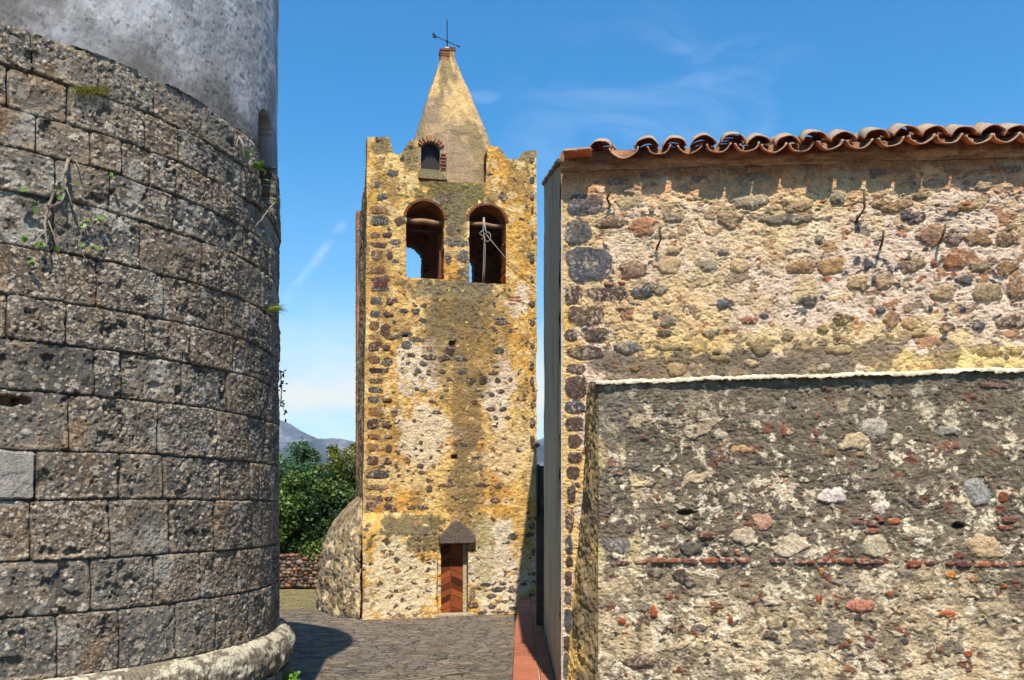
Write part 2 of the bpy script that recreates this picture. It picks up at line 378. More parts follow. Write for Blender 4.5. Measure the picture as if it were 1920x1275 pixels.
# ================================================================== PAVING
def mat_ground():
    m = bpy.data.materials.new('flagstones'); m.use_nodes = True; T = NT(m.node_tree); T.n.clear()
    out = T.new('ShaderNodeOutputMaterial'); bs = T.new('ShaderNodeBsdfPrincipled'); T.link(bs.outputs[0], out.inputs[0])
    geo = T.new('ShaderNodeNewGeometry'); n = T.noise(geo.outputs['Position'], 2.2, 4, 0.6)
    ad = T.new('ShaderNodeVectorMath', operation='MULTIPLY_ADD'); T.link(n, ad.inputs[0]); ad.inputs[1].default_value = (0.55, 0.45, 0); T.link(geo.outputs['Position'], ad.inputs[2])
    mp = T.new('ShaderNodeMapping'); mp.inputs['Scale'].default_value = (4.6, 4.6, 1); T.link(ad.outputs[0], mp.inputs[0])
    v1 = T.new('ShaderNodeTexVoronoi', feature='DISTANCE_TO_EDGE'); v1.inputs['Scale'].default_value = 1.0; T.link(mp.outputs[0], v1.inputs[0])
    v2 = T.new('ShaderNodeTexVoronoi', feature='F1'); v2.inputs['Scale'].default_value = 1.0; T.link(mp.outputs[0], v2.inputs[0])
    sp = T.new('ShaderNodeSeparateColor'); T.link(v2.outputs['Color'], sp.inputs[0])
    stone = T.ramp(sp.outputs[0], [(0, AT(108, 100, 90)), (0.3, AT(142, 130, 114)), (0.6, AT(122, 116, 112)), (0.85, AT(156, 140, 120)), (1, AT(98, 92, 88))])
    g = T.noise(geo.outputs['Position'], 14, 6, 0.7); g2 = T.noise(geo.outputs['Position'], 60, 5, 0.7)
    stone = T.mix(1.0, stone, T.ramp(g, [(0.2, (0.5, 0.5, 0.5)), (0.75, (1.25, 1.22, 1.18))]), 'MULTIPLY')
    stone = T.mix(1.0, stone, T.ramp(g2, [(0.25, (0.7, 0.7, 0.7)), (0.75, (1.3, 1.3, 1.3))]), 'MULTIPLY')
    ed = T.math('ADD', v1.outputs[0], T.math('MULTIPLY', T.math('SUBTRACT', g, 0.5), 0.05))
    big0 = T.ramp(T.noise(geo.outputs['Position'], 1.6, 4, 0.6), [(0.45, (0,) * 3), (0.6, (1,) * 3)])
    joint = T.ramp(ed, [(0.018, (1, 1, 1)), (0.055, (0, 0, 0))])
    col = T.mix(joint, stone, T.mix(big0, AT(70, 64, 54), AT(146, 130, 100)))
    big = T.noise(geo.outputs['Position'], 0.5, 5, 0.6)
    # grass takes over away from the lane
    sep = T.new('ShaderNodeSeparateXYZ'); T.link(geo.outputs['Position'], sep.inputs[0])
    far = T.math('MULTIPLY', T.math('SUBTRACT', T.math('ADD', sep.outputs[1], T.math('MULTIPLY', big, 2.0)), 21.3), 0.7, True)
    n3 = T.noise(geo.outputs['Position'], 1.8, 6, 0.7)
    gm = T.math('MULTIPLY', far, T.ramp(n3, [(0.4, (0.25,) * 3), (0.6, (1,) * 3)]))
    grass = T.mix(T.noise(geo.outputs['Position'], 22, 5, 0.7), AT(88, 92, 30), AT(190, 172, 112))
    col = T.mix(gm, col, grass)
    # moss between the flags
    moss = T.math('MULTIPLY', T.ramp(T.noise(geo.outputs['Position'], 3.5, 6, 0.7), [(0.58, (0,) * 3), (0.7, (1,) * 3)]), 0.35)
    col = T.mix(moss, col, AT(95, 95, 55))
    T.link(col, bs.inputs['Base Color']); bs.inputs['Roughness'].default_value = 0.85; bs.inputs['Specular IOR Level'].default_value = 0.25
    hgt = T.math('ADD', T.math('MULTIPLY', T.ramp(ed, [(0.0, (0,) * 3), (0.08, (1,) * 3)]), 1.0), T.math('ADD', T.math('MULTIPLY', g, 0.9), T.math('MULTIPLY', g2, 0.3)))
    bp = T.new('ShaderNodeBump'); bp.inputs['Strength'].default_value = 1.0; bp.inputs['Distance'].default_value = 0.035
    T.link(hgt, bp.inputs['Height']); T.link(bp.outputs[0], bs.inputs['Normal']); return m
def make_ground():
    xs = np.concatenate([[-9000, -3000, -800, -200, -60, -25], np.linspace(-14, 12, 150), [25, 60, 200, 800, 3000, 9000]])
    ys = np.concatenate([[-6000, -800, -60, -15, 0, 5], np.linspace(8, 30, 150), [45, 80, 200, 600, 2000, 9000]])
    X, Y = np.meshgrid(xs, ys)
    wgt = sst(60, 20, np.abs(X)) * sst(60, 32, np.abs(Y))
    Z = (fbm(X * 1.3, Y * 1.3, 3, 5) - 0.5) * 0.035 * wgt
    P = np.stack([X, Y, Z], -1)
    o = grid_mesh('ground', P, mat_ground()); tag(o, kind='structure')
make_ground()

# ================================================================== ROUND TOWER (left)
def palette(*cs): return [A(*c) for c in cs]
TC = np.array([-5.81, 9.17]); TR = 3.35
def th_of(px, R=TR):
    a = (px - HX) / FPX; d = np.array([a, 1.0]); d /= np.hypot(*d)
    b = d @ TC; disc = b * b - (TC @ TC - R * R)
    t = b - math.sqrt(max(disc, 0)); p = d * t; return math.atan2(p[1] - TC[1], p[0] - TC[0])
def cyl(TH, Z, R):
    return np.stack([TC[0] + np.cos(TH) * R, TC[1] + np.sin(TH) * R, np.broadcast_to(Z, R.shape)], -1)
def make_round_tower():
    root = empty('round_tower', (TC[0], TC[1], 0), 'massive round tower of grey conglomerate blocks below, grey plaster above, rounded moulding at its foot', 'tower')
    ps = np.arange(-170, 526.0, 1.35); th = [th_of(p) for p in ps]
    ts = np.linspace(th[-1] + 0.004, th[-1] + 0.22, 40)
    fine = np.array(list(np.arange(th[0] - 0.6, th[0] - 0.001, 0.0027)) + th + list(ts)); rest = np.linspace(fine[-1] + 0.04, fine[0] + 2 * math.pi, 90)
    th = np.concatenate([fine, rest])
    # --- block courses (heights) and joints (survey columns)
    Zc = [5.97, 5.66, 5.36, 5.08, 4.77, 4.38, 4.01, 3.68, 3.31, 2.875, 2.51, 2.05, 1.64, 1.16]
    J = [[61, 186, 289, 379, 438, 480], [12, 128, 272, 336, 403, 455, 500], [69, 171, 227, 283, 330, 400, 440, 488], [-40, 105, 207, 326, 403, 460, 505],
         [-60, 103, 262, 380, 445, 490], [-10, 183, 308, 422, 460, 505], [13, 123, 274, 360, 437, 480, 513], [-70, 178, 229, 344, 428, 488],
         [-50, 130, 298, 408, 465, 500], [67, 224, 307, 415, 470, 486], [-80, 57, 206, 319, 403, 473, 511], [-30, 173, 291, 377, 447, 491], [-60, 108, 224, 331, 404, 466, 510]]
    z = np.arange(1.12, 6.0, 0.0075); TH, Z = np.meshgrid(th, z); S = TH * TR
    # course edges wander a little
    wz = (fbm(S * 1.1, Z * 0.7, 3, 12) - 0.5) * 0.05 + (fbm(S * 7, Z * 7, 3, 15) - 0.5) * 0.02
    ws = (fbm(S * 6, Z * 6, 3, 18) - 0.5) * 0.03
    Zw = Z + wz; Sw = S + ws; dist = np.full(Z.shape, 9.0); bid = np.zeros(Z.shape, int)
    rnd = np.random.RandomState(8)
    for k in range(13):
        z1, z0 = Zc[k], Zc[k + 1]; inr = (Zw <= z1) & (Zw > z0)
        js = [th_of(p) * TR for p in J[k]]
        s = js[0]
        while s > (th[0] * TR - 2): s -= 0.7 + 0.3 * rnd.rand(); js.insert(0, s)
        s = js[-1]
        while s < th[-1] * TR + 1: s += 0.55 + 0.3 * rnd.rand(); js.append(s)
        js = np.array(js); i = np.searchsorted(js, Sw)
        lo = js[np.clip(i - 1, 0, len(js) - 1)]; hi = js[np.clip(i, 0, len(js) - 1)]
        dx = np.minimum(Sw - lo, hi - Sw); dy = np.minimum(z1 - Zw, Zw - z0)
        dd = np.where(np.minimum(dx, dy) < 0.05, np.minimum(dx, dy) - 0.0 + 0.0, 0.05)
        rr = 0.035; cx = np.clip(rr - dx, 0, None); cy = np.clip(rr - dy, 0, None); corner = rr - np.hypot(cx, cy)
        d = np.minimum(np.minimum(dx, dy), np.where((cx > 0) & (cy > 0), corner, 9))
        dist = np.where(inr, d, dist); bid = np.where(inr, k * 40 + i, bid)
    hb = _h(bid, bid * 0 + 3, 5); hb2 = _h(bid, bid * 0 + 7, 9); hb3 = _h(bid, bid * 0 + 2, 29)
    jw = 0.6 + 0.9 * fbm(S * 1.5, Z * 1.5, 3, 13); joint = sst(0.0085, 0.002, dist / jw); lip = sst(0.03, 0.008, dist)
    # conglomerate: pebbles of several sizes in a dark matrix
    h = (hb - 0.5) * 0.026 - lip * 0.002 - joint * 0.024
    wx = (fbm(S * 14, Z * 14, 3, 3) - .5) * 0.8; wy = (fbm(S * 14, Z * 14, 3, 4) - .5) * 0.8
    c0 = lerp(A(92, 85, 76)[None, None], A(132, 121, 107)[None, None], fbm(S * 3, Z * 3, 5, 21))
    c0 = c0 * (0.8 + 0.45 * hb2)[..., None]
    tint = lerp(A(140, 120, 98)[None, None] / A(128, 118, 104)[None, None], A(120, 122, 118)[None, None] / A(128, 118, 104)[None, None], hb3)
    c0 = c0 * tint; hh = np.zeros_like(h)
    for cell, seed, prob, amp in ((0.16, 41, 0.12, 0.008), (0.075, 43, 0.26, 0.008), (0.036, 47, 0.6, 0.009), (0.02, 49, 0.65, 0.006)):
        prob = np.clip(prob * (0.35 + 0.9 * _h(bid, bid * 0 + seed, 3)) * (0.4 + 1.2 * fbm(S * 2.2, Z * 2.2, 4, seed + 9)), 0, 1)
        f1, f2, dx, dy, cx, cy = worley(S / cell * 0.8 + wx, Z / cell + wy, seed, 0.9)
        r1 = _h(cx, cy, seed + 1); r2 = _h(cx, cy, seed + 2); r3 = _h(cx, cy, seed + 3); r4 = _h(cx, cy, seed + 4)
        m = sst(0.5, 0.42, f1 / (0.62 + 0.6 * r2)) * sst(0.02, 0.12, f2 - f1) * (r1 < prob)
        pc = np.stack([np.select([r3 < .36, r3 < .6, r3 < .8, r3 <= 1.1], [A(206, 192, 172)[q], A(152, 138, 120)[q], A(72, 65, 58)[q], A(172, 148, 120)[q]]) for q in range(3)], -1)
        if cell > 0.1: pc = pc * 0.5 + 0.5 * A(120, 110, 98)
        c0 = lerp(c0, pc * (0.7 + 0.5 * r4)[..., None], m * 0.85); hh = hh * (1 - m * .6) + m * amp * (r4 - 0.35) - (1 - m) * amp * 0.12
    pit = sst(0.63, 0.74, fbm(S * 9, Z * 9, 4, 61)) * sst(0.45, 0.6, hb3 + 0.25)
    hh -= pit * 0.026; c0 *= (1 - 0.35 * pit)[..., None]
    h += hh + (fbm(S * 26, Z * 26, 3, 66) - 0.5) * 0.014 + (fbm(S * 5, Z * 5, 3, 67) - 0.5) * 0.02
    # dark lichen patches and pale lichen blooms
    l = sst(0.52, 0.68, fbm(S * 1.7, Z * 2.2, 6, 71)); c0 = lerp(c0, A(78, 73, 68)[None, None], l * 0.35)
    l = sst(0.56, 0.60, fbm(S * 2.6, Z * 2.6, 6, 74, .6)) * sst(.3, .6, hb2); c0 = lerp(c0, A(128, 120, 108)[None, None] * (.8 + .4 * fbm(S * 30, Z * 30, 3, 1))[..., None], l * .7); h -= l * .004
    l = sst(0.62, 0.72, fbm(S * 4, Z * 4, 6, 73)); c0 = lerp(c0, A(190, 184, 172)[None, None], l * 0.55)
    l = sst(0.70, 0.78, fbm(S * 3, Z * 3, 6, 79)); c0 = lerp(c0, A(150, 112, 72)[None, None], l * 0.4)
    lowwarm = sst(2.9, 1.3, Z) * 0.35; c0 = lerp(c0, A(156, 134, 108)[None, None], lowwarm * sst(0.35, 0.7, fbm(S * 2, Z * 3, 4, 75)))
    c0 = lerp(c0, A(56, 48, 40)[None, None], joint * 0.7)
    pale = sst(0.018, 0.03, dist) * sst(0.05, 0.035, dist) * sst(0.5, 0.62, fbm(S * 2.5, Z * 2.5, 3, 76)); c0 = lerp(c0, A(190, 165, 135)[None, None], pale * 0.6)
    # smooth replacement block at the left
    wb = (S < th_of(66) * TR - 0.01) & (Zw < 2.865) & (Zw > 2.52) & (S > th_of(66) * TR - 0.75)
    wbm = wb.astype(float) * sst(0.008, 0.018, dist)
    c0 = lerp(c0, A(168, 160, 152)[None, None] * (0.85 + 0.3 * fbm(S * 18, Z * 18, 4, 5))[..., None], wbm); h = h * (1 - wbm * 0.75) + wbm * 0.012
    # putlog hole and narrow niche near the right edge
    for (px, zz, w, hgt, dep) in ((16, 3.235, 0.09, 0.045, 0.07), (45, 3.24, 0.06, 0.035, 0.05)):
        s0 = th_of(px) * TR; q = np.hypot((S - s0) / w, (Z - zz) / hgt) + (fbm(S * 20, Z * 20, 3, 8) - .5) * 0.5; m = sst(1.1, 0.7, q); h -= m * dep; c0 = lerp(c0, A(110, 70, 40)[None, None], m * 0.7)
    n0, n1 = th_of(489), th_of(515); nm = (TH > n0) & (TH < n1) & (Z > 5.45); nich = nm.astype(float)
    h -= nich * 0.16; c0 = lerp(c0, A(92, 56, 40)[None, None] * (0.6 + 0.8 * fbm(S * 12, Z * 22, 3, 9))[..., None], nich)
    R = TR + h
    topcut = (Z[:-1, :-1] < 5.965 + (fbm(S[:-1, :-1] * 6, S[:-1, :-1] * 0, 3, 4) - .5) * 0.05)
    grid_mesh('stone_wall', cyl(TH, Z, R), M_cong, root, c0, keep=topcut, thick=0.14, N=np.stack([np.cos(TH), np.sin(TH), 0 * TH], -1), jamb=A(120, 110, 96))
    # --- plaster drum
    z = np.arange(5.84, 9.95, 0.012); TH, Z = np.meshgrid(th[::1], z); S = TH * TR
    c = lerp(A(176, 175, 178)[None, None], A(214, 213, 216)[None, None], sst(0.35, 0.65, fbm(S * 1.0, Z * 0.9, 5, 91)))
    dk = sst(0.50, 0.70, fbm(S * 2.2, Z * 1.5, 6, 93, 0.6)); c = lerp(c, A(130, 128, 125)[None, None], dk * 0.6)
    st = sst(0.5, 0.64, fbm(S * 3.5, Z * 1.6, 6, 95, .6)) * sst(8.3, 6.2, Z); c = lerp(c, A(136, 134, 132)[None, None], st * 0.45)
    c = c * (.85 + .3 * fbm(S * 9, Z * 9, 5, 99, .65))[..., None]
    lo = sst(6.55, 5.95, Z + (fbm(S * 3, Z * 3, 5, 96) - .5) * 1.1); c = lerp(c, A(96, 90, 84)[None, None], lo * 0.75)
    pk = sst(0.70, 0.76, fbm(S * 26, Z * 26, 3, 98)); c = lerp(c, A(90, 88, 84)[None, None], pk * 0.5)
    h = (fbm(S * 1.2, Z * 1.2, 3, 81) - .5) * 0.05 + (fbm(S * 16, Z * 16, 4, 82, 0.6) - .5) * 0.012 - pk * 0.003
    ztop = 6.42; mid = (n0 + n1) / 2; hw = (n1 - n0) / 2
    arch = (np.abs(TH - mid) < hw) & (Z < ztop - 0.16 + 0.16 * np.sqrt(np.clip(1 - ((TH - mid) / hw) ** 2, 0, 1)))
    c = lerp(c, A(96, 56, 40)[None, None] * (0.6 + 0.8 * fbm(S * 12, Z * 24, 3, 9))[..., None], arch.astype(float)); h -= arch * 0.2
    grid_mesh('plaster_wall', cyl(TH, Z, TR - 0.02 + h), M_plaster, root, c)
    # --- torus moulding
    ph = np.linspace(0, math.pi, 46); TH, PH = np.meshgrid(th, ph); S = TH * TR
    Zm = 0.955 + 0.215 * np.cos(PH); Rm = TR - 0.03 + 0.185 * np.sin(PH)
    n = (fbm(S * 9, Zm * 9, 4, 51) - .5) * 0.07 + (fbm(S * 32, PH * 6, 3, 59) - .5) * 0.03; f1, f2, dx, dy, cx, cy = worley(S * 1.6, PH * 0.0 + 0.5, 52, 0.7)
    jn = sst(0.03, 0.0, f2 - f1); Rm = Rm + n - jn * 0.02
    c = lerp(A(104, 94, 78)[None, None], A(150, 138, 118)[None, None], fbm(S * 8, Zm * 8, 4, 53))
    wl = sst(0.515, 0.57, fbm(S * 4.6, PH * 1.7, 6, 57, 0.7) + 0.06 * np.sin(PH * 2) - 0.02); c = lerp(c, A(216, 206, 180)[None, None], wl * 0.85)
    c = lerp(c, A(60, 54, 44)[None, None], jn * 0.6)
    grid_mesh('moulding', cyl(TH, Zm, Rm)[::-1], M_stone, root, c[::-1])
    # --- rubble footing under the moulding
    z = np.linspace(-0.05, 0.78, 80); TH, Z = np.meshgrid(th, z); S = TH * TR
    f1, f2, dx, dy, cx, cy = worley(S / 0.3 + (fbm(S * 3, Z * 3, 2, 1) - .5), Z / 0.2, 33, 0.8); e = sst(0.04, 0.3, f2 - f1)
    R = TR + 0.02 + e * 0.09 + sst(0.75, 0.0, Z) * 0.12 + (fbm(S * 12, Z * 12, 3, 2) - .5) * 0.03
    c = lerp(A(60, 54, 45)[None, None], A(135, 125, 108)[None, None] * (0.6 + 0.8 * _h(cx, cy, 4))[..., None], e)
    grid_mesh('footing', cyl(TH, Z, R), M_stone, root, c)
    # --- projecting rim, added out of view to widen the tower's ground shadow
    zr = np.array([9.55, 9.6, 9.72, 9.9, 9.94, 9.94]); rr_ = np.array([0.0, .1, .26, .28, .24, -.1]); TH2, ZR = np.meshgrid(np.linspace(0, 2 * math.pi, 160), zr)
    grid_mesh('cornice', cyl(TH2, ZR, TR - .02 + np.broadcast_to(rr_[:, None], TH2.shape)), M_plaster, root, np.broadcast_to(A(190, 188, 184), TH2.shape + (3,)))
    # --- flat top
    n = 64; V = [(TC[0] + math.cos(a) * (TR - .05), TC[1] + math.sin(a) * (TR - .05), 9.93) for a in np.linspace(0, 2 * math.pi, n, endpoint=False)]
    b = MB(); b.add(V, [tuple(range(n))], A(120, 118, 115)); b.build('roof', M_plaster, root)
    return root
round_tower = make_round_tower()

# ================================================================== HOUSE (right)
DARKS = palette((92, 88, 90), (78, 72, 74), (96, 74, 68), (104, 92, 84))
EAVE = 0.027                                          # the eave sinks a little to the right
def make_house():
    root = empty('stone_house', (3.5, 12, 0), 'old rubble stone church wall with terracotta barrel tile eaves and a grey plastered side', 'church')
    c0 = (0.516, 9.53); FP = Plane(c0, (4.99, 8.80)); Z1 = 6.0
    s = Surf(0.0, 5.45, 0.0, Z1, 0.0078); U, Z = s.U, s.Z
    n = fbm(U * 0.9, Z * 0.9, 4, 2)
    s.c[:] = lerp(A(226, 200, 176)[None, None], A(218, 186, 138)[None, None], sst(0.42, 0.6, n)) * (0.7 + 0.6 * fbm(U * 12, Z * 12, 5, 4, .65))[..., None]
    ck = sst(0.05, 0.0, np.abs(fbm(U * 7 + 3, Z * 9, 5, 17, .6) - .5)) * sst(.45, .6, fbm(U * 2, Z * 2, 3, 18)); s.c = lerp(s.c, A(150, 122, 92)[None, None], ck * .55)
    s.h = (fbm(U * 2.2, Z * 2.2, 3, 5) - .5) * 0.04 + (fbm(U * 17, Z * 24, 4, 6, 0.66) - .5) * 0.030 - np.abs(fbm(U * 22 + Z * 8, Z * 34, 3, 7) - 0.5) * 0.032
    quoin = U < 0.02
    def st(px, py, w, h, col, **k):
        u, z = FP.at(px, py); m = FP.mpp(px); s.stone(u, z, w * m, h * m, A(*col), **k)
    G = (86, 86, 90); DG = (98, 94, 90); P = (92, 74, 66); B = (128, 100, 80); R = (160, 100, 74); TN = (178, 150, 116); BL = (92, 100, 108)
    for a in [(1097, 382, 70, 42, G), (1083, 436, 46, 46, DG), (1105, 495, 86, 64, G), (1073, 553, 27, 36, P), (1138, 552, 80, 27, P), (1098, 592, 70, 36, (104, 84, 66)), (1070, 628, 24, 24, P),
              (1118, 628, 46, 26, P), (1096, 661, 66, 25, P), (1080, 691, 38, 20, P), (1080, 727, 46, 40, P), (1078, 764, 38, 22, G), (1077, 795, 34, 26, P), (1078, 828, 26, 26, P),
              (1077, 857, 27, 20, P), (1075, 886, 26, 24, P), (1071, 927, 17, 34, P), (1068, 975, 16, 42, P), (1067, 1022, 15, 34, G), (1067, 1053, 14, 20, P), (1066, 1085, 14, 30, P),
              (1065, 1122, 14, 28, DG), (1065, 1162, 14, 46, G), (1063, 1204, 13, 28, P), (1062, 1250, 14, 46, DG)]:
        st(*a, bulge=0.010, p=4.2, rag=0.32, soft=0.04, grain=1.0)
    for a in [(1205, 543, 36, 30, G), (1207, 422, 45, 33, R), (1145, 416, 58, 27, B), (1260, 405, 38, 19, DG), (1190, 505, 52, 30, B), (1415, 370, 72, 32, G), (1368, 408, 44, 32, B), (1478, 408, 94, 22, DG),
              (1358, 472, 22, 16, G), (1223, 393, 10, 9, G), (1178, 648, 46, 28, BL), (1245, 625, 36, 14, (96, 84, 68)), (1252, 652, 50, 14, (100, 88, 74)), (1180, 355, 22, 12, G), (1265, 470, 30, 16, TN),
              (1255, 495, 44, 36, TN), (1330, 497, 36, 26, (150, 138, 122)), (1385, 497, 30, 26, TN), (1237, 540, 34, 24, (150, 130, 104)), (1356, 572, 22, 20, BL), (1254, 603, 28, 22, (130, 116, 100)), (1230, 592, 10, 11, BL),
              (1405, 602, 24, 14, R), (1434, 592, 16, 10, G), (1332, 625, 26, 14, BL), (1170, 575, 30, 12, TN), (1140, 532, 22, 8, R), (1165, 531, 14, 8, R),
              (1710, 400, 50, 26, (88, 78, 76)), (1755, 436, 50, 40, (158, 124, 96)), (1835, 445, 44, 28, (146, 112, 78)), (1882, 450, 32, 26, (120, 96, 72)), (1810, 525, 42, 18, DG), (1515, 563, 36, 22, DG),
              (1500, 500, 46, 30, (160, 124, 90)), (1558, 500, 44, 30, (168, 134, 96)), (1496, 375, 56, 34, TN), (1572, 358, 30, 24, DG), (1725, 352, 26, 18, (128, 110, 80)), (1670, 372, 60, 28, (160, 126, 88)),
              (1812, 375, 40, 26, (160, 128, 90)), (1845, 330, 30, 20, (170, 150, 120)), (1788, 449, 28, 24, (120, 100, 92)), (1720, 493, 26, 30, (160, 138, 108)), (1790, 490, 36, 32, (150, 104, 70)), (1838, 498, 34, 22, (150, 128, 96)),
              (1886, 502, 34, 26, (158, 122, 86)), (1626, 494, 10, 20, G), (1640, 525, 10, 14, G), (1536, 446, 16, 22, G), (1750, 493, 9, 16, R), (1787, 387, 18, 9, R), (1811, 372, 14, 9, R),
              (1905, 540, 30, 56, (140, 108, 78)), (1850, 548, 44, 30, (164, 142, 110)), (1770, 548, 40, 28, TN), (1705, 500, 26, 24, B), (1605, 530, 40, 26, TN), (1660, 525, 28, 28, TN), (1580, 598, 34, 22, (120, 92, 62)),
              (1670, 600, 28, 32, (176, 136, 104)), (1705, 606, 28, 26, (196, 160, 116)), (1775, 615, 24, 16, P), (1723, 627, 28, 9, (110, 90, 64)), (1895, 603, 48, 26, (112, 92, 78)), (1835, 610, 20, 16, G), (1855, 655, 44, 22, (116, 92, 84)),
              (1905, 658, 26, 12, (100, 82, 78)), (1475, 630, 24, 16, G), (1570, 630, 16, 16, G), (1543, 616, 18, 12, (100, 84, 70)), (1652, 583, 14, 12, G), (1744, 578, 9, 14, G), (1806, 579, 9, 8, BL), (1773, 580, 9, 6, BL),
              (1768, 634, 12, 8, BL), (1888, 664, 8, 14, BL), (1871, 686, 18, 10, G), (1425, 650, 40, 34, (118, 100, 80)), (1265, 690, 34, 26, (208, 172, 124)), (1408, 680, 22, 14, (214, 186, 140)), (1350, 672, 34, 12, (200, 168, 116)),
              (1570, 655, 44, 16, (222, 196, 148)), (1545, 688, 24, 12, (224, 208, 180)), (1190, 690, 16, 10, (186, 140, 80)), (1345, 660, 14, 10, P), (1310, 645, 44, 30, (206, 170, 120))]:
        st(*a, bulge=0.022, p=2.6, rag=0.7, soft=0.04, grain=.9)
    # bricks and dark lumps under the eaves
    for a in [(1097, 322, 24, 8, R), (1218, 323, 34, 14, G), (1155, 338, 32, 14, G), (1256, 320, 22, 8, R), (1282, 319, 14, 9, R), (1307, 318, 24, 9, R), (1368, 312, 52, 12, P), (1412, 308, 28, 11, R), (1412, 328, 68, 20, G), (1282, 302, 18, 9, P),
              (1440, 303, 22, 9, R), (1508, 303, 26, 8, G), (1535, 301, 12, 8, R), (1553, 300, 18, 6, R), (1645, 307, 38, 14, G), (1706, 299, 20, 11, R), (1788, 302, 26, 10, R), (1835, 302, 30, 10, R), (1870, 295, 26, 14, (140, 84, 60)), (1900, 295, 30, 16, G)]:
        st(*a, bulge=0.015, p=4, rag=0.25, soft=0.08)
    inner = sst(0.30, 0.42, U)
    s.rubble(201, 0.27, 1.2, 0.55, 0.22, 0.44, palette((190, 164, 130), (168, 140, 110), (202, 176, 138), (150, 128, 106), (176, 134, 102)), 0.012, inner, 0.7)
    s.rubble(211, 0.15, 1.25, 0.5, 0.2, 0.44, palette((170, 144, 112), (196, 168, 132), (104, 96, 92), (136, 112, 90), (176, 130, 98)), 0.010, inner, 0.7)
    s.rubble(221, 0.085, 1.3, 0.42, 0.2, 0.45, palette((160, 138, 114), (86, 88, 94), (160, 100, 72), (200, 178, 146), (96, 86, 82)), 0.012, sst(0.05, 0.1, U), 0.4)
    # yellow wash, grey weathering over the buttress
    def pt(px, py, w, h, col, k, seed, **kw):
        u, z = FP.at(px, py); m = FP.mpp(px); s.patch(u, z, w * m, h * m, A(*col), k, seed, **kw)
    pt(1330, 430, 500, 190, (226, 200, 148), 0.3, 3); pt(1440, 640, 560, 60, (228, 196, 124), 0.5, 5, f=4); pt(1450, 350, 700, 40, (236, 216, 166), 0.45, 6)
    pt(1800, 680, 260, 50, (236, 204, 124), 0.7, 7, f=5)
    pt(1240, 685, 260, 70, (110, 98, 84), 0.85, 8, f=5); pt(1390, 675, 200, 64, (108, 98, 84), 0.8, 9, f=5); pt(1560, 675, 230, 74, (112, 98, 82), 0.85, 10, f=5); pt(1770, 670, 50, 50, (116, 98, 80), 0.7, 11, f=5)
    pt(1066, 900, 60, 520, (228, 186, 96), 0.7, 13, onstone=0.0)
    edge = sst(0.03, 0.012, U); s.c = lerp(s.c, A(206, 190, 168)[None, None], edge); s.h = s.h * (1 - edge * 0.8) + edge * 0.012
    smear_bounce = sst(5.52, 5.80, Z + (fbm(U * 2.5, Z * 3, 4, 23) - .5) * 0.25); s.c = lerp(s.c, A(224, 164, 116)[None, None] * (.7 + .6 * fbm(U * 6, Z * 9, 4, 24))[..., None], smear_bounce * 0.85 * (1 - .8 * s.st)); s.c = lerp(s.c, A(170, 112, 72)[None, None] * (.6 + .8 * fbm(U * 5, Z * 7, 4, 25))[..., None], sst(5.80, 5.92, Z + (fbm(U * 3, Z * 3, 4, 26) - .5) * .2) * .8 * (1 - .6 * s.st))  # brown mortar smear, reddened to paint warm bounce into the eave shade
    Z = Z - EAVE * U * sst(5.0, 5.9, Z)
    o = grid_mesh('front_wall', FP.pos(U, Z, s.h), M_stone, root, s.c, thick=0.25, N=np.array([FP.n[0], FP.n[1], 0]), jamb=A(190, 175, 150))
    # facade continued past the frame
    s2 = Surf(5.45, 11.0, 0.0, Z1, 0.018); s2.c[:] = A(205, 182, 146) * (0.8 + 0.4 * fbm(s2.U * 9, s2.Z * 9, 4, 4))[..., None]; s2.h = (fbm(s2.U * 9, s2.Z * 9, 4, 6) - .5) * 0.05
    s2.rubble(201, 0.30, 1.25, 0.7, 0.26, 0.47, palette((168, 142, 110), (150, 124, 96), (186, 160, 122)), 0.03)
    s2.rubble(211, 0.15, 1.25, 0.5, 0.2, 0.44, palette((170, 144, 112), (196, 168, 132), (104, 96, 92), (136, 112, 90)), 0.01)
    grid_mesh('front_wall', FP.pos(s2.U, s2.Z - EAVE * s2.U * sst(5.0, 5.9, s2.Z), s2.h), M_stone, root, s2.c)
    # --- plastered side wall (faces the lane) with rising verge
    SW = [(0.51, 9.545, 6.06), (0.53, 15.1, 7.76), (0.82, 17.2, 8.42)]
    V, Ccol = [], []
    ys = np.concatenate([np.linspace(9.545, 15.1, 280), np.linspace(15.14, 17.2, 30)]); xs = np.interp(ys, [q[1] for q in SW], [q[0] for q in SW]); zt = np.interp(ys, [q[1] for q in SW], [q[2] for q in SW])
    t = np.linspace(0, 1, 400); Y, Tt = np.meshgrid(ys, t); X = np.interp(Y, ys, xs); Z = Tt * np.interp(Y, ys, zt)
    h = (fbm(Y * 1.1, Z * 1.1, 3, 3) - .5) * 0.03 + (fbm(Y * 14, Z * 14, 3, 5) - .5) * 0.006 + sst(10.2, 9.55, Y) * sst(4.6, 3.0, Z) * 0.0
    c = lerp(A(222, 196, 160)[None, None], A(240, 214, 174)[None, None], fbm(Y * 1.0, Z * 0.5, 4, 7)); c = lerp(c, A(190, 166, 142)[None, None], sst(2.6, 5.2, Z) * 0.6)
    strk = sst(0.55, 0.7, fbm(Y * 9, Z * 0.5, 4, 9)); c = lerp(c, A(130, 122, 114)[None, None], strk * 0.4)
    c = lerp(c, A(226, 196, 146)[None, None], sst(2.6, 1.2, Z) * 0.6)  # beige foot of the wall: reflected light painted into the plaster colour
    cr = sst(0.012, 0.0, np.abs(fbm(Y * 1.3 + 4, Z * 1.1, 5, 19) - .5)) * sst(.5, .6, fbm(Y * .8, Z * .8, 3, 20)); c = lerp(c, A(110, 100, 90)[None, None], cr * .6); h = h - cr * .006
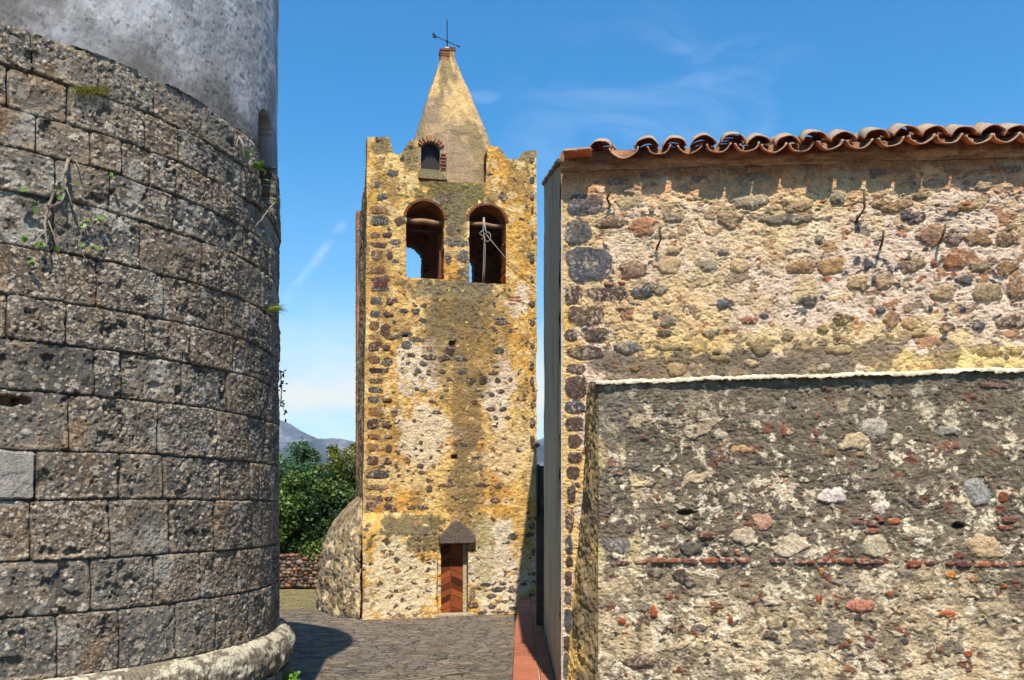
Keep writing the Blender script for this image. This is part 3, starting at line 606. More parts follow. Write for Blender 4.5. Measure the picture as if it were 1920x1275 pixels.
    bl_ = sst(.52, .62, fbm(Y * 1.6, Z * .9, 6, 29, .62)); c = lerp(c, A(150, 136, 118)[None, None], bl_ * .5); dm = sst(1.3, .3, Z + (fbm(Y * 2, Z * 2, 4, 21) - .5) * .8); c = lerp(c, A(150, 128, 96)[None, None], dm * .6)
    h = h + (fbm(Z * 5, Z * 0, 4, 22) - .5) * 0.05 * sst(9.75, 9.545, Y) + (fbm(Y * 26, Z * 26, 3, 25) - .5) * .006
    o = grid_mesh('side_wall', np.stack([X - h, Y, Z], -1)[:, ::-1], M_plaster, root, c[:, ::-1])
    # roof body (closed slab) under the tiles
    FPb = lambda u, h, z: tuple(FP.pos(u, z, h))
    e0 = FPb(0.02, -0.25, 6.0); e1 = FPb(11, -0.25, 6.0)
    b = MB(); poly = [(0.53, 9.75, 6.04), (11.3, 8.0, 5.76), (11.3, 17.2, 8.3), (0.84, 17.2, 8.36), (0.55, 15.1, 7.70)]
    b.add(poly + [(p[0] + 0.01, p[1], p[2] - 0.12) for p in poly], [(0, 1, 2, 3, 4), (9, 8, 7, 6, 5)] + [(i, i + 5, (i + 1) % 5 + 5, (i + 1) % 5) for i in range(5)], A(150, 110, 84)); b.build('roof_deck', M_tile, root)
    b = MB(); b.add([(0.84, 17.2, 0), (11.3, 17.2, 0), (11.3, 17.2, 8.5), (0.84, 17.2, 8.4)], [(0, 1, 2, 3)], A(190, 175, 150)); b.add([(11.3, 7.9, 0), (11.3, 17.2, 0), (11.3, 17.2, 8.5), (11.3, 7.9, 6.0)], [(0, 1, 2, 3)], A(190, 175, 150)); b.build('rear_wall', M_plaster, root)
    # verge coping on the side
    b = MB(); pts = SW
    for (p, q) in ((pts[0], pts[1]), (pts[1], pts[2])):
        L = math.dist(p, q); n = int(L / 0.42)
        for k in range(n):
            t0 = (k + 0.5) / n; c_ = [p[i] + (q[i] - p[i]) * t0 for i in range(3)]
            d = Vector(q) - Vector(p); Mx = d.to_track_quat('Y', 'Z').to_matrix()
            b.box((c_[0] + 0.07, c_[1], c_[2] + 0.03 + 0.01 * (k % 2)), (0.2, L / n * 0.99, 0.05), A(150, 120, 92) * (0.8 + 0.1 * (k % 4)), M=Mx, bev=0.012, jit=0.012)
    b.build('verge_coping', M_tile, root)
    # --- mortar cornice under the tiles: a curved band leaning out
    us = np.linspace(0.0, 11.0, 900); prof = [(0.0, 5.965), (0.012, 5.985), (0.02, 6.0), (0.035, 6.02), (0.055, 6.035), (0.05, 6.06), (0.045, 6.14), (-0.1, 6.205), (-0.5, 6.32)]
    Pn = []; Cn = []
    for k, (hh, zz) in enumerate(prof):
        w = (fbm(us * 3, us * 0 + k * 0.7, 4, 3) - .5) * 0.06 + (fbm(us * 14, us * 0 + k, 3, 4) - .5) * 0.03
        Pn.append(FP.pos(us, zz - EAVE * us + w * (0.5 if k < 7 else 0.1), hh + w * 1.3 * (1 if 0 < k < 6 else 0) + 0.01)); cc = lerp(A(206, 160, 118)[None], A(120, 78, 54)[None], np.clip(fbm(us * 5, us * 0 + k * 0.9, 4, 7) * 1.5 - 0.3 + k * 0.05, 0, 1)); Cn.append(cc)
    grid_mesh('cornice', np.array(Pn), M_stone, root, np.array(Cn))
    # --- barrel tiles
    rng = random.Random(4); b = MB(); slope = math.atan2(1.7, 5.57)
    nvec = Vector((FP.n[0], FP.n[1], 0)); uvec = Vector((FP.u[0], FP.u[1], 0))
    up = (-nvec * math.cos(slope) + Vector((0, 0, 1)) * math.sin(slope)); nor = (nvec * math.sin(slope) + Vector((0, 0, 1)) * math.cos(slope))
    def barrel(u, out, z, r0, r1, L, convex, lift, tilt, colr, yaw=0.0, seg=12):
        o = FP.vec(u, z, out); x = (uvec + up * yaw).normalized(); V = []; F = []; th_ = 0.014
        ax = (up + nor * tilt).normalized(); rows = 4
        for i in range(rows):
            t = i / (rows - 1); r = r0 + (r1 - r0) * t; cen = o + ax * (L * t) + nor * lift
            for rr in (r, r - th_):
                for k in range(seg + 1):
                    a = math.pi * (0.03 + 0.94 * k / seg); wob = 1 + 0.03 * math.sin(5 * a + u * 9)
                    V.append(cen + x * (math.cos(a) * rr * 1.08 * wob) + nor * ((math.sin(a) * rr * 0.86 * wob) * (1 if convex else -1)))
        w = seg + 1
        for i in range(rows - 1):
            for k in range(seg):
                a0 = i * 2 * w + k; a1 = (i + 1) * 2 * w + k
                F.append((a0, a0 + 1, a1 + 1, a1)); F.append((a0 + w, a1 + w, a1 + w + 1, a0 + w + 1))
        for k in range(seg):
            F.append((k, k + w, k + w + 1, k + 1)); e = (rows - 1) * 2 * w + k; F.append((e, e + 1, e + w + 1, e + w))
        for i in range(rows - 1):
            for kk in (0, seg):
                a0 = i * 2 * w + kk; a1 = (i + 1) * 2 * w + kk; F.append((a0, a1, a1 + w, a0 + w))
        b.add(V, F, colr)
    tops = [1126, 1211, 1264, 1320, 1375, 1424, 1476, 1528, 1582, 1642, 1698, 1752, 1808, 1862, 1908]
    cu = [FP.at(p, 280, 0.2)[0] for p in tops]
    while cu[-1] < 10.8: cu.append(cu[-1] + 0.29)
    OR = A(208, 122, 74); GY = A(150, 142, 128); BR = A(150, 96, 62)
    for i, u in enumerate(cu):
        sag = 0.012 * math.sin(u * 2.1) + (rng.random() - .5) * 0.012
        for row in range(11 if i < 24 else 4):
            oo = 0.215 - row * 0.33 * math.cos(slope); zz = 6.075 - EAVE * u + sag + row * 0.33 * math.sin(slope)
            mixc = rng.random(); col = OR * (0.7 + 0.5 * rng.random())
            j = (rng.random() - .5) * (0.06 if row == 0 else 0.03)
            barrel(u + (rng.random() - .5) * 0.015, oo + j, zz + j * 0.3 + (0.03 if row else 0), 0.118, 0.10, 0.42, True, 0.02, (0.17 if row == 0 else 0.08), col, (rng.random() - .5) * 0.08)
            um = (u + cu[i + 1]) / 2 if i + 1 < len(cu) else u + 0.145
            barrel(um + (rng.random() - .5) * 0.02, oo + j + 0.035, zz + 0.035, 0.115 if i else 0.14, 0.125, 0.42, False, 0.0, 0.05, OR * (0.9 + 0.4 * rng.random()), (rng.random() - .5) * 0.06)
    for k, (uu) in enumerate((0.12, 0.24)):
        for row in range(4): b.box(FP.vec(uu + .02 * k, 6.085 + row * .1 + .005 * k, 0.06 - row * .32), (0.15, 0.42, 0.022), OR * (0.9 + 0.2 * k), rz=math.atan2(FP.u[1], FP.u[0]), bev=.006, jit=.012)
    tile = b.build('roof_tiles', M_lichen_tile, root, smooth=True)
    # yellow lichen cake on the first pans (thin crust on tile ends)
    # --- battered buttress in front of the wall
    BP = Plane(tuple(FP.pos(0, 0, 0.36)[:2]), tuple(FP.pos(5, 0, 0.36)[:2])); Q = BP
    uL = Q.at(1122, 900)[0]; ztop_l = Q.at(1122, 716)[1]
    s = Surf(0.0, 7.6, 0.0, ztop_l, 0.0082); U, Z = s.U + uL, s.Z; s.U = U; s.u = s.u + uL
    s.h = (fbm(U * 1.6, Z * 1.6, 3, 5) - .5) * 0.07 + (fbm(U * 5, Z * 6, 3, 35) - .5) * 0.035 + (fbm(U * 18, Z * 24, 4, 6, 0.66) - .5) * 0.028 - np.abs(fbm(U * 20 + Z * 12, Z * 36, 3, 7) - 0.5) * 0.032
    up_ = sst(1.15, 2.15, Z + (fbm(U * 1.1, Z * 1.1, 6, 8, .6) - .5) * 1.6)
    s.c[:] = lerp(A(210, 184, 144)[None, None], A(120, 107, 90)[None, None], np.clip(up_ + 0.1, 0, 1)); s.c *= (0.75 + 0.5 * fbm(U * 10, Z * 10, 4, 9))[..., None]
    gl = sst(0.5, 0.58, fbm(U * 2.6, Z * 2.6, 6, 10, 0.62)); s.c = lerp(s.c, A(118, 104, 88)[None, None], gl * 0.7 * (1 - up_))
    wl = sst(0.595, 0.63, fbm(U * 7 + Z * 2, Z * 5.5, 6, 14, 0.72) + .05 * (fbm(U * 1.3, Z * 1.3, 3, 92) - .5) * 2); s.c = lerp(s.c, A(226, 206, 174)[None, None], wl * 0.85 * sst(3.8, 3.3, Z))
    wl = sst(0.56, 0.61, fbm(U * 14 + 4, Z * 16, 5, 15, 0.7)); s.c = lerp(s.c, A(224, 204, 170)[None, None], wl * (0.12 + 0.5 * (1 - up_)))
    dl = sst(0.56, 0.62, fbm(U * 11 + 7, Z * 15, 5, 16, 0.7)); s.c = lerp(s.c, A(84, 74, 62)[None, None], dl * 0.65)
    s.c = lerp(s.c, A(240, 224, 194)[None, None], sst(.63, .67, fbm(U * 9 + 2, Z * 9, 6, 91, .7)) * .85)
    def st2(px, py, w, h, col, **k):
        u, z = Q.at(px, py); m = Q.mpp(px); s.stone(u, z, w * m, h * m, A(*col), **k)
    RB = (142, 86, 64); PB = (120, 82, 70)
    for a in [(1167, 1055, 26, 11, PB), (1202, 1052, 27, 11, RB), (1232, 1051, 29, 12, RB), (1264, 1052, 30, 11, RB), (1295, 1053, 30, 11, PB), (1332, 1053, 32, 12, RB), (1364, 1053, 28, 11, PB), (1394, 1053, 22, 10, RB),
              (1459, 1053, 28, 10, PB), (1500, 1055, 24, 10, PB), (1520, 1055, 14, 10, RB), (1550, 1054, 36, 10, (140, 72, 52)), (1585, 1054, 30, 11, RB), (1618, 1055, 28, 11, RB), (1643, 1056, 26, 9, PB), (1713, 1060, 26, 15, (140, 80, 60)),
              (1743, 1058, 18, 9, PB), (1780, 1060, 14, 7, RB), (1806, 1062, 28, 14, (100, 66, 56)), (1841, 1062, 30, 12, (176, 100, 62)), (1873, 1062, 30, 12, RB), (1910, 1060, 22, 9, RB),
              (1675, 980, 22, 13, (170, 100, 60)), (1634, 998, 27, 11, RB), (1634, 984, 20, 13, PB), (1608, 983, 22, 8, PB), (1864, 731, 46, 10, PB), (1890, 979, 26, 12, PB), (1885, 994, 26, 9, RB), (1325, 1005, 32, 13, PB)]:
        st2(*a, bulge=0.02, p=5, rag=0.18, soft=0.07)
    for a in [(1558, 931, 52, 30, (228, 212, 198)), (1650, 954, 32, 20, (226, 208, 190)), (1484, 1025, 68, 36, (210, 188, 158)), (1428, 980, 36, 26, (196, 150, 124)), (1848, 1031, 60, 42, (200, 170, 132)), (1833, 930, 42, 44, (160, 154, 148)),
              (1612, 1136, 48, 22, (186, 122, 100)), (1600, 832, 54, 26, (208, 184, 146)), (1640, 805, 46, 30, (196, 184, 166)), (1776, 813, 34, 18, (176, 168, 154)), (1550, 852, 30, 12, (140, 108, 76)), (1612, 855, 22, 10, (156, 118, 84)),
              (1390, 845, 36, 14, (196, 156, 112)), (1352, 817, 26, 18, (196, 178, 154)), (1168, 1022, 52, 26, (110, 104, 100)), (1300, 1030, 36, 26, (104, 98, 86)), (1294, 985, 24, 22, (100, 84, 74)), (1284, 1085, 34, 38, (92, 80, 68)), (1230, 1075, 32, 18, (96, 86, 76)),
              (1300, 680, 4, 4, G), (1392, 1008, 50, 30, (200, 178, 150)), (1640, 1025, 44, 40, (196, 180, 148)), (1730, 1018, 34, 14, (216, 200, 176)), (1454, 1168, 34, 26, (180, 160, 124)), (1629, 1210, 16, 14, (128, 100, 92)), (1760, 1217, 16, 13, (140, 100, 70)), (1815, 1227, 14, 14, (172, 92, 58)),
              (1226, 1147, 14, 20, (176, 90, 56)), (1166, 1164, 14, 11, (160, 84, 54)), (1369, 1165, 10, 18, (150, 84, 60)), (1458, 1200, 16, 14, (96, 92, 92)), (1440, 1192, 40, 22, (100, 84, 68)), (1195, 1240, 50, 24, (112, 92, 74)), (1668, 1114, 18, 14, (160, 96, 62)), (1535, 1125, 12, 16, (176, 94, 56)),
              (1777, 1152, 28, 12, (164, 92, 58)), (1822, 1090, 22, 11, (166, 102, 64)), (1782, 1081, 18, 12, (190, 124, 62)), (1540, 1072, 12, 15, (184, 128, 78)), (1878, 1102, 12, 12, (166, 102, 66)), (1880, 937, 16, 20, (140, 80, 52)), (1470, 810, 10, 20, RB), (1530, 815, 8, 14, RB), (1532, 783, 10, 12, RB)]:
        st2(*a, bulge=0.014, p=2.6, rag=0.7, soft=0.05, grain=.8)
    # dark sockets
    for (px, py, w, h) in ((1288, 962, 34, 12), (1797, 990, 28, 14), (1652, 985, 12, 9)):
        u, z = Q.at(px, py); m = Q.mpp(px); q = np.hypot((U - u) / (w * m / 2), (Z - z) / (h * m / 2)) + (fbm(U * 20, Z * 20, 3, 5) - .5) * .6; k = sst(1.1, .6, q); s.h -= k * 0.05; s.c = lerp(s.c, A(60, 48, 38)[None, None], k)
    s.rubble(301, 0.26, 1.35, 0.28, 0.2, 0.42, palette((190, 168, 136), (146, 132, 114), (126, 112, 96), (206, 188, 160)), 0.014, None, 0.6)
    s.rubble(311, 0.13, 1.4, 0.32, 0.18, 0.4, palette((200, 184, 156), (104, 92, 82), (130, 88, 68), (126, 112, 98), (218, 200, 170)), 0.012, None, 0.6)
    s.rubble(321, 0.085, 1.2, 0.26, 0.2, 0.42, palette((146, 88, 64), (124, 78, 62), (206, 190, 160), (84, 76, 70), (112, 84, 72)), 0.010, sst(3.4, 2.8, Z), 0.6)
    tm = sst(3.0, 3.6, Z + (fbm(U * 2, Z * 2, 4, 3) - .5) * 0.6); s.c = lerp(s.c, A(112, 102, 88)[None, None] * (0.7 + 0.6 * fbm(U * 12, Z * 12, 4, 3))[..., None], tm * 0.5)
    s.c = lerp(s.c, A(150, 152, 150)[None, None], .4 * sst(0.5, 0.6, fbm(U * 5, Z * 5, 5, 44)) * sst(uL + 1.0, uL + 0.2, U) * sst(2.2, 3.1, Z) * 0.35)
    s.c = lerp(s.c, A(228, 204, 150)[None, None], sst(0.55, 0.63, fbm(U * 9, Z * 3, 5, 45)) * sst(uL + 0.8, uL + 0.3, U) * sst(3.6, 2.8, Z) * sst(1.3, 1.9, Z) * 0.55)
    # height of the top: 3.72 at the left rising a little to the right
    zt = Q.at(1122, 716)[1]; ztr = Q.at(1900, 692)[1]; ub = Q.at(1900, 700)[0]
    top = zt + (ztr - zt) * (U - uL) / (ub - uL) + (fbm(U * 2.5, U * 0, 4, 3) - .5) * 0.03
    Zs = Z / ztop_l * top; batter = (1 - Zs / 3.8) * 0.05
    grid_mesh('buttress', Q.pos(U, Zs, s.h * sst(0.0, 0.06, (top - Zs) + 0.02) + batter), M_stone, root, s.c)
    # left cheek of the buttress: leans out to the left towards its foot
    n = 150; vz = np.arange(0, 1.0001, 1 / 480.); wu = np.linspace(0, 1, n); W, Vz = np.meshgrid(wu, vz); zc = Vz * zt
    pyl = [(716, 1105), (850, 1098), (950, 1092), (1100, 1075), (1275, 1062), (1500, 1052)]
    zz = [FP.at(b_, a_)[1] for a_, b_ in pyl][::-1]; uu = [FP.at(b_, a_)[0] for a_, b_ in pyl][::-1]
    uA = np.interp(zc, zz, uu); PA = FP.pos(uA, zc, 0.0); PB_ = Q.pos(uL + 0 * zc, zc, (1 - zc / 3.8) * 0.05 + 0.0)
    Pp = PA * (1 - W[..., None]) + PB_ * W[..., None]; dd = PB_ - PA; nn = np.stack([dd[..., 1], -dd[..., 0], 0 * zc], -1); nn /= np.linalg.norm(nn, axis=-1, keepdims=True) + 1e-9
    A_ = W * 0.45; hh = ((fbm(A_ * 8, zc * 5, 4, 3) - .5) * 0.07 + (fbm(A_ * 30, zc * 22, 3, 5) - .5) * 0.035 + np.sin(W * math.pi) * 0.03) * sst(0, .08, W) * sst(1.0, .94, W)
    c = lerp(A(222, 182, 104)[None, None], A(150, 128, 92)[None, None], sst(0.4, 0.6, fbm(A_ * 5, zc * 2.5, 5, 7) + 0.22 * W)); c = lerp(c, A(96, 86, 70)[None, None], sst(0.58, 0.7, fbm(A_ * 9, zc * 3, 5, 11) + 0.2 * W - .08) * 0.7)
    # close the corner with the noisy front edge
    grid_mesh('buttress_cheek', Pp + nn * hh[..., None] , M_stone, root, c)
    # pale sloping mortar cap
    us = np.linspace(uL - 0.02, uL + 7.6, 1200); topu = zt + (ztr - zt) * (us - uL) / (ub - uL) + (fbm(us * 2.5, us * 0, 4, 3) - .5) * 0.03
    rows = []; cols = []
    ufl, _ = FP.at(1105, 712)
    for k, (hf, dz) in enumerate(((0.402, -0.03), (0.405, 0.0), (0.30, 0.018), (0.12, 0.038), (-0.01, 0.055))):
        wv = (fbm(us * 7, us * 0 + k, 4, 4) - .5) * 0.035 + (fbm(us * 30, us * 0 + k, 3, 4) - .5) * 0.03; shift = (0.37 - hf) / 0.37 * 0.0
        rows.append(FP.pos(us, topu + dz + wv, hf + (wv if k < 2 else 0))); cols.append(np.broadcast_to(A(232, 220, 192) if k else A(190, 176, 150), (len(us), 3)) * (0.55 + 0.75 * fbm(us * 12, us * 0 + k, 5, 6, .65))[:, None])
    grid_mesh('mortar_cap', np.array(rows), M_plaster, root, np.array(cols))
    b = MB(); zc_ = float(topu[0]); b.add([FP.vec(ufl, zc_ - .02, 0), FP.vec(uL - .02, zc_ - .02, 0.40), FP.vec(uL - .02, zc_ + .0, 0.40), FP.vec(ufl, zc_ + .055, 0), FP.vec(uL, zc_ + .055, 0.0)], [(0, 1, 2, 3), (3, 2, 4)], A(225, 212, 185)); b.build('mortar_cap', M_plaster, root)
    return root, FP, Q
def mat_lichen():
    m = mat_attr('lichened_terracotta', 45, 0.45, 0.7, 0.01, 0.9); T = NT(m.node_tree)
    bs = [n for n in T.n if n.type == 'BSDF_PRINCIPLED'][0]; src = bs.inputs['Base Color'].links[0].from_socket
    geo = T.new('ShaderNodeNewGeometry'); sep = T.new('ShaderNodeSeparateXYZ'); T.link(geo.outputs['Normal'], sep.inputs[0])
    n1 = T.noise(geo.outputs['Position'], 16, 6, 0.7); n2 = T.noise(geo.outputs['Position'], 5, 6, 0.7)
    top = T.math('MULTIPLY', T.math('ADD', sep.outputs[2], 0.12), 6.0, True)      # lichen grows on the faces open to the rain
    def on_top(f): return T.math('MULTIPLY', T.math('MULTIPLY', f, 1.0), top)
    c = T.mix(on_top(T.ramp(n1, [(0.36, (0,) * 3), (0.46, (0.92,) * 3)])), src, AT(176, 170, 156))
    c = T.mix(on_top(T.ramp(T.noise(geo.outputs['Position'], 40, 6, 0.7), [(0.5, (0,) * 3), (0.58, (0.8,) * 3)])), c, AT(110, 106, 100))
    c = T.mix(on_top(T.ramp(n2, [(0.57, (0,) * 3), (0.64, (0.9,) * 3)])), c, AT(210, 160, 40))
    T.link(c, bs.inputs['Base Color']); return m
M_lichen_tile = mat_lichen()
house, FP, BQ = make_house()

# ================================================================== BELL TOWER
BT = Plane((-3.10, 19.45), (0.555, 20.24))
BN = Vector((BT.n[0], BT.n[1], 0)); BU = Vector((BT.u[0], BT.u[1], 0)); WID = BT.len; DEP = 3.55
def batt(z): return 0.13 * (1 - z / 10.3)
def make_bell_tower():
    o0 = BT.vec(WID / 2, 0, -DEP / 2)
    root = empty('bell_tower', (o0.x, o0.y, 0), 'tall square ochre bell tower with twin arched openings, broken battlements and a pointed plastered spire', 'bell tower')
    ZT = 10.42
    s = Surf(-0.14, WID + 0.06, 0.0, ZT, 0.0125); U, Z = s.U, s.Z
    PX = HX + FPX * (BT.o[0] + BT.u[0] * U) / (BT.o[1] + BT.u[1] * U); PY = HY - (Z - EYE) / (BT.o[1] + BT.u[1] * U) * FPX   # survey coordinates of each point of the wall
    s.h = (fbm(U * 1.3, Z * 1.3, 3, 5) - .5) * 0.06 + (fbm(U * 12, Z * 14, 4, 6, 0.62) - .5) * 0.04
    n = fbm(U * 1.4, Z * 0.9, 5, 8)
    s.c[:] = lerp(A(222, 172, 88)[None, None], A(232, 196, 126)[None, None], sst(0.38, 0.62, n)); s.c = lerp(s.c, A(206, 146, 66)[None, None], sst(0.48, 0.58, fbm(U * 2, Z * 1.2, 6, 9, .64)) * 0.5)
    s.c = lerp(s.c, A(150, 122, 82)[None, None], sst(0.54, 0.62, fbm(U * 4, Z * 1.6, 6, 19, .62)) * 0.6)
    s.c = lerp(s.c, A(236, 206, 150)[None, None], sst(0.57, 0.61, fbm(U * 5, Z * 4, 6, 20, .65)) * 0.7)
    s.c *= (0.7 + 0.6 * fbm(U * 10, Z * 10, 5, 10, .65))[..., None]
    def st(px, py, w, h, col, **k):
        u, z = BT.at(px, py); m = BT.mpp(px); s.stone(u, z, w * m, h * m, A(*col), **k)
    def pt(px, py, w, h, col, k=0.8, seed=1, **kw):
        u, z = BT.at(px, py); m = BT.mpp(px); s.patch(u, z, w * m, h * m, A(*col), k, seed, **kw)
    W_ = (236, 216, 188)
    pt(785, 690, 70, 110, W_, .9, 21); pt(800, 820, 110, 110, W_, .75, 22); pt(940, 730, 60, 130, W_, .9, 23); pt(945, 850, 80, 130, (232, 206, 164), .7, 24); pt(975, 570, 46, 60, W_, .85, 25)
    pt(935, 1060, 120, 170, (230, 214, 190), .9, 26); pt(750, 890, 120, 60, (226, 196, 140), .7, 27); pt(750, 1090, 130, 170, (226, 208, 172), .95, 28); pt(980, 980, 50, 160, (214, 168, 84), .6, 29)
    pt(872, 720, 56, 420, (122, 108, 84), .7, 30, f=4, rag=0.9); pt(822, 640, 46, 220, (134, 114, 82), .6, 48, f=4); pt(905, 640, 40, 260, (140, 118, 82), .55, 49, f=4); pt(835, 580, 90, 120, (126, 112, 84), .7, 31, f=4); pt(930, 620, 70, 120, (160, 130, 84), .5, 32); pt(900, 570, 80, 80, (136, 120, 88), .6, 36)
    pt(845, 375, 130, 90, (112, 104, 66), .9, 33, f=4); pt(850, 540, 190, 34, (134, 124, 96), .75, 34, f=5); pt(855, 420, 44, 90, (128, 116, 90), .6, 35)
    pt(712, 268, 40, 40, (120, 114, 80), .8, 37); pt(770, 285, 30, 60, (120, 112, 82), .8, 38); pt(990, 290, 40, 30, (140, 124, 84), .7, 39); pt(720, 470, 30, 200, (170, 132, 70), .5, 40)
    pt(870, 930, 60, 160, (140, 120, 84), .6, 41, f=4); pt(720, 830, 40, 60, (180, 140, 80), .4, 42); pt(760, 985, 150, 34, (112, 104, 76), .9, 43, f=5); pt(790, 1010, 60, 50, (112, 106, 86), .8, 44, f=5)
    pt(900, 1000, 50, 60, (150, 138, 90), .6, 46, f=5); pt(910, 1060, 40, 120, (190, 178, 130), .6, 47)
    rng = random.Random(5); PB = (98, 72, 62); GB = (88, 84, 78)
    y = 392
    while y < 965:                                     # quoins up the left corner
        hh = rng.choice((11, 14, 17, 20)); w = rng.uniform(20, 46); st(690 - 2 + w / 2 - (y - 300) * 0.009, y, w, hh, rng.choice((PB, GB, (84, 62, 58), (120, 88, 62), (150, 112, 70))), bulge=0.008, p=6, rag=0.35, soft=0.06, grain=1.0)
        if w < 30: st(690 + w + 12, y + 1, rng.uniform(12, 20), hh * 0.8, PB, bulge=0.02, rag=0.4)
        y += hh + rng.uniform(3, 10)
    y = 300
    while y < 840:                                     # few dark stones on the right corner
        hh = rng.uniform(12, 24); st(1001, y, rng.uniform(6, 14), hh, GB, bulge=0.02, p=3, rag=0.4); y += hh + rng.uniform(8, 34)
    for a in [(737, 325, 24, 14, GB), (703, 345, 14, 14, GB), (710, 370, 24, 14, GB), (703, 260, 12, 10, (90, 60, 50)), (939, 369, 10, 9, GB), (949, 370, 7, 8, GB), (945, 379, 7, 4, GB), (978, 411, 12, 6, GB), (845, 430, 20, 22, (120, 104, 86)),
              (857, 455, 46, 18, (104, 96, 86)), (840, 485, 16, 18, GB), (868, 482, 24, 32, (96, 90, 82)), (868, 512, 20, 10, GB), (822, 374, 18, 22, (110, 96, 84)), (840, 372, 12, 20, (104, 84, 76)), (752, 414, 22, 18, PB), (742, 455, 22, 10, GB),
              (742, 491, 14, 8, GB), (722, 522, 20, 14, PB), (712, 534, 34, 16, (104, 62, 52)), (794, 573, 12, 10, PB), (757, 582, 17, 7, GB), (780, 583, 16, 11, GB), (793, 600, 18, 8, GB), (739, 603, 8, 9, GB), (719, 622, 26, 22, PB), (762, 626, 26, 9, GB),
              (782, 637, 36, 10, (100, 86, 64)), (745, 632, 14, 7, GB), (762, 648, 24, 14, GB), (703, 645, 22, 15, PB), (843, 658, 20, 13, (84, 68, 60)), (805, 653, 14, 9, (150, 100, 66)), (770, 667, 16, 9, PB), (804, 669, 26, 12, PB), (832, 671, 22, 12, PB), (864, 672, 22, 10, GB),
              (725, 680, 28, 13, GB), (765, 681, 8, 9, GB), (792, 682, 14, 9, GB), (784, 696, 13, 11, (100, 100, 100)), (803, 699, 10, 10, GB), (829, 696, 14, 8, GB), (868, 698, 18, 9, GB), (925, 699, 20, 9, (108, 68, 52)), (929, 688, 14, 5, GB), (907, 713, 18, 14, (84, 70, 60)),
              (882, 713, 18, 12, (88, 76, 62)), (933, 713, 12, 11, GB), (957, 711, 10, 10, GB), (842, 711, 12, 9, GB), (790, 708, 9, 6, GB), (794, 732, 16, 8, GB), (781, 730, 9, 8, GB), (836, 731, 10, 8, GB), (895, 731, 12, 6, GB), (938, 733, 18, 7, PB), (905, 741, 8, 7, GB),
              (922, 740, 12, 9, GB), (828, 744, 12, 8, GB), (811, 753, 14, 8, (110, 76, 60)), (890, 754, 14, 9, (110, 66, 44)), (740, 771, 16, 6, GB), (790, 770, 12, 4, GB), (820, 773, 16, 8, GB), (920, 767, 16, 8, PB), (943, 767, 18, 9, GB), (929, 783, 9, 10, GB), (928, 799, 10, 5, GB),
              (777, 789, 9, 7, GB), (893, 809, 8, 5, GB), (947, 822, 10, 3, GB), (906, 822, 8, 3, GB), (871, 833, 14, 11, (80, 66, 60)), (789, 830, 8, 9, GB), (972, 843, 12, 9, GB), (892, 858, 14, 7, GB), (790, 843, 7, 6, GB), (788, 873, 20, 8, PB), (813, 872, 10, 7, (150, 110, 72)),
              (790, 885, 14, 9, PB), (805, 916, 12, 14, (90, 72, 56)), (901, 876, 10, 10, GB), (903, 909, 30, 9, PB), (934, 913, 14, 6, GB), (837, 910, 30, 8, (116, 84, 60)), (927, 938, 18, 12, (100, 78, 62)), (770, 952, 18, 8, (92, 72, 54)), (791, 952, 22, 9, GB), (710, 937, 22, 14, PB),
              (738, 957, 16, 10, PB), (710, 955, 24, 16, (190, 138, 72)), (962, 1006, 20, 12, GB), (993, 1003, 22, 10, GB), (1000, 987, 12, 10, PB), (1003, 1034, 7, 14, GB), (952, 1016, 10, 7, GB), (911, 1096, 17, 8, GB), (932, 1105, 24, 9, GB), (961, 1106, 16, 10, GB), (983, 1095, 14, 6, GB),
              (922, 1118, 20, 10, (110, 92, 76)), (885, 1115, 11, 22, (116, 108, 86)), (887, 1134, 20, 12, PB), (923, 1138, 13, 9, GB), (903, 1148, 18, 6, GB), (934, 1147, 20, 7, GB), (962, 1140, 14, 7, GB), (985, 1130, 22, 9, GB), (942, 1127, 26, 6, GB), (997, 1118, 12, 10, PB), (943, 1094, 12, 6, GB),
              (966, 557, 22, 5, (176, 104, 70)), (970, 563, 20, 4, (170, 98, 64)), (960, 569, 18, 4, (176, 104, 70)), (940, 605, 26, 10, GB), (957, 620, 9, 7, GB), (935, 657, 18, 12, GB), (938, 597, 24, 5, GB)]:
        st(*a, bulge=0.009, p=2.7, rag=0.6, soft=0.09)
    inr = sst(0.12, 0.3, U)
    dens = inr * sst(0.4, 0.55, fbm(U * 0.9, Z * 0.9, 3, 61) + 0.08)
    s.rubble(401, 0.17, 1.4, 0.20, 0.18, 0.36, palette((92, 80, 70), (110, 90, 70), (84, 78, 74), (150, 112, 66)), 0.010, dens, 0.5)
    s.rubble(411, 0.1, 1.4, 0.26, 0.18, 0.4, palette((100, 84, 66), (84, 76, 68), (150, 120, 80), (228, 200, 140)), 0.010, inr, 0.5)
    low = (PX < 822) & (PY > 975); lowf = low.astype(float)
    s.rubble(421, 0.16, 1.4, 0.55, 0.2, 0.4, palette((104, 88, 70), (92, 86, 80), (160, 130, 92), (120, 104, 84)), 0.014, lowf, 0.5)
    # putlog holes
    for (px, py, w, h) in ((848, 645, 12, 12), (852, 857, 11, 8), (760, 630, 9, 5)):
        u, z = BT.at(px, py); m = BT.mpp(px); q = np.maximum(np.abs(U - u) / (w * m / 2), np.abs(Z - z) / (h * m / 2)) + (fbm(U * 18, Z * 18, 3, 5) - .5) * .4; k = sst(1.15, .8, q); s.h -= k * 0.06; s.c = lerp(s.c, A(110, 70, 42)[None, None], k)
    # low battered facing left of the door
    uR, _ = BT.at(819, 1100); ztop = 2.25; wob = (fbm(U * 2, Z * 0, 3, 8) - .5) * 0.12
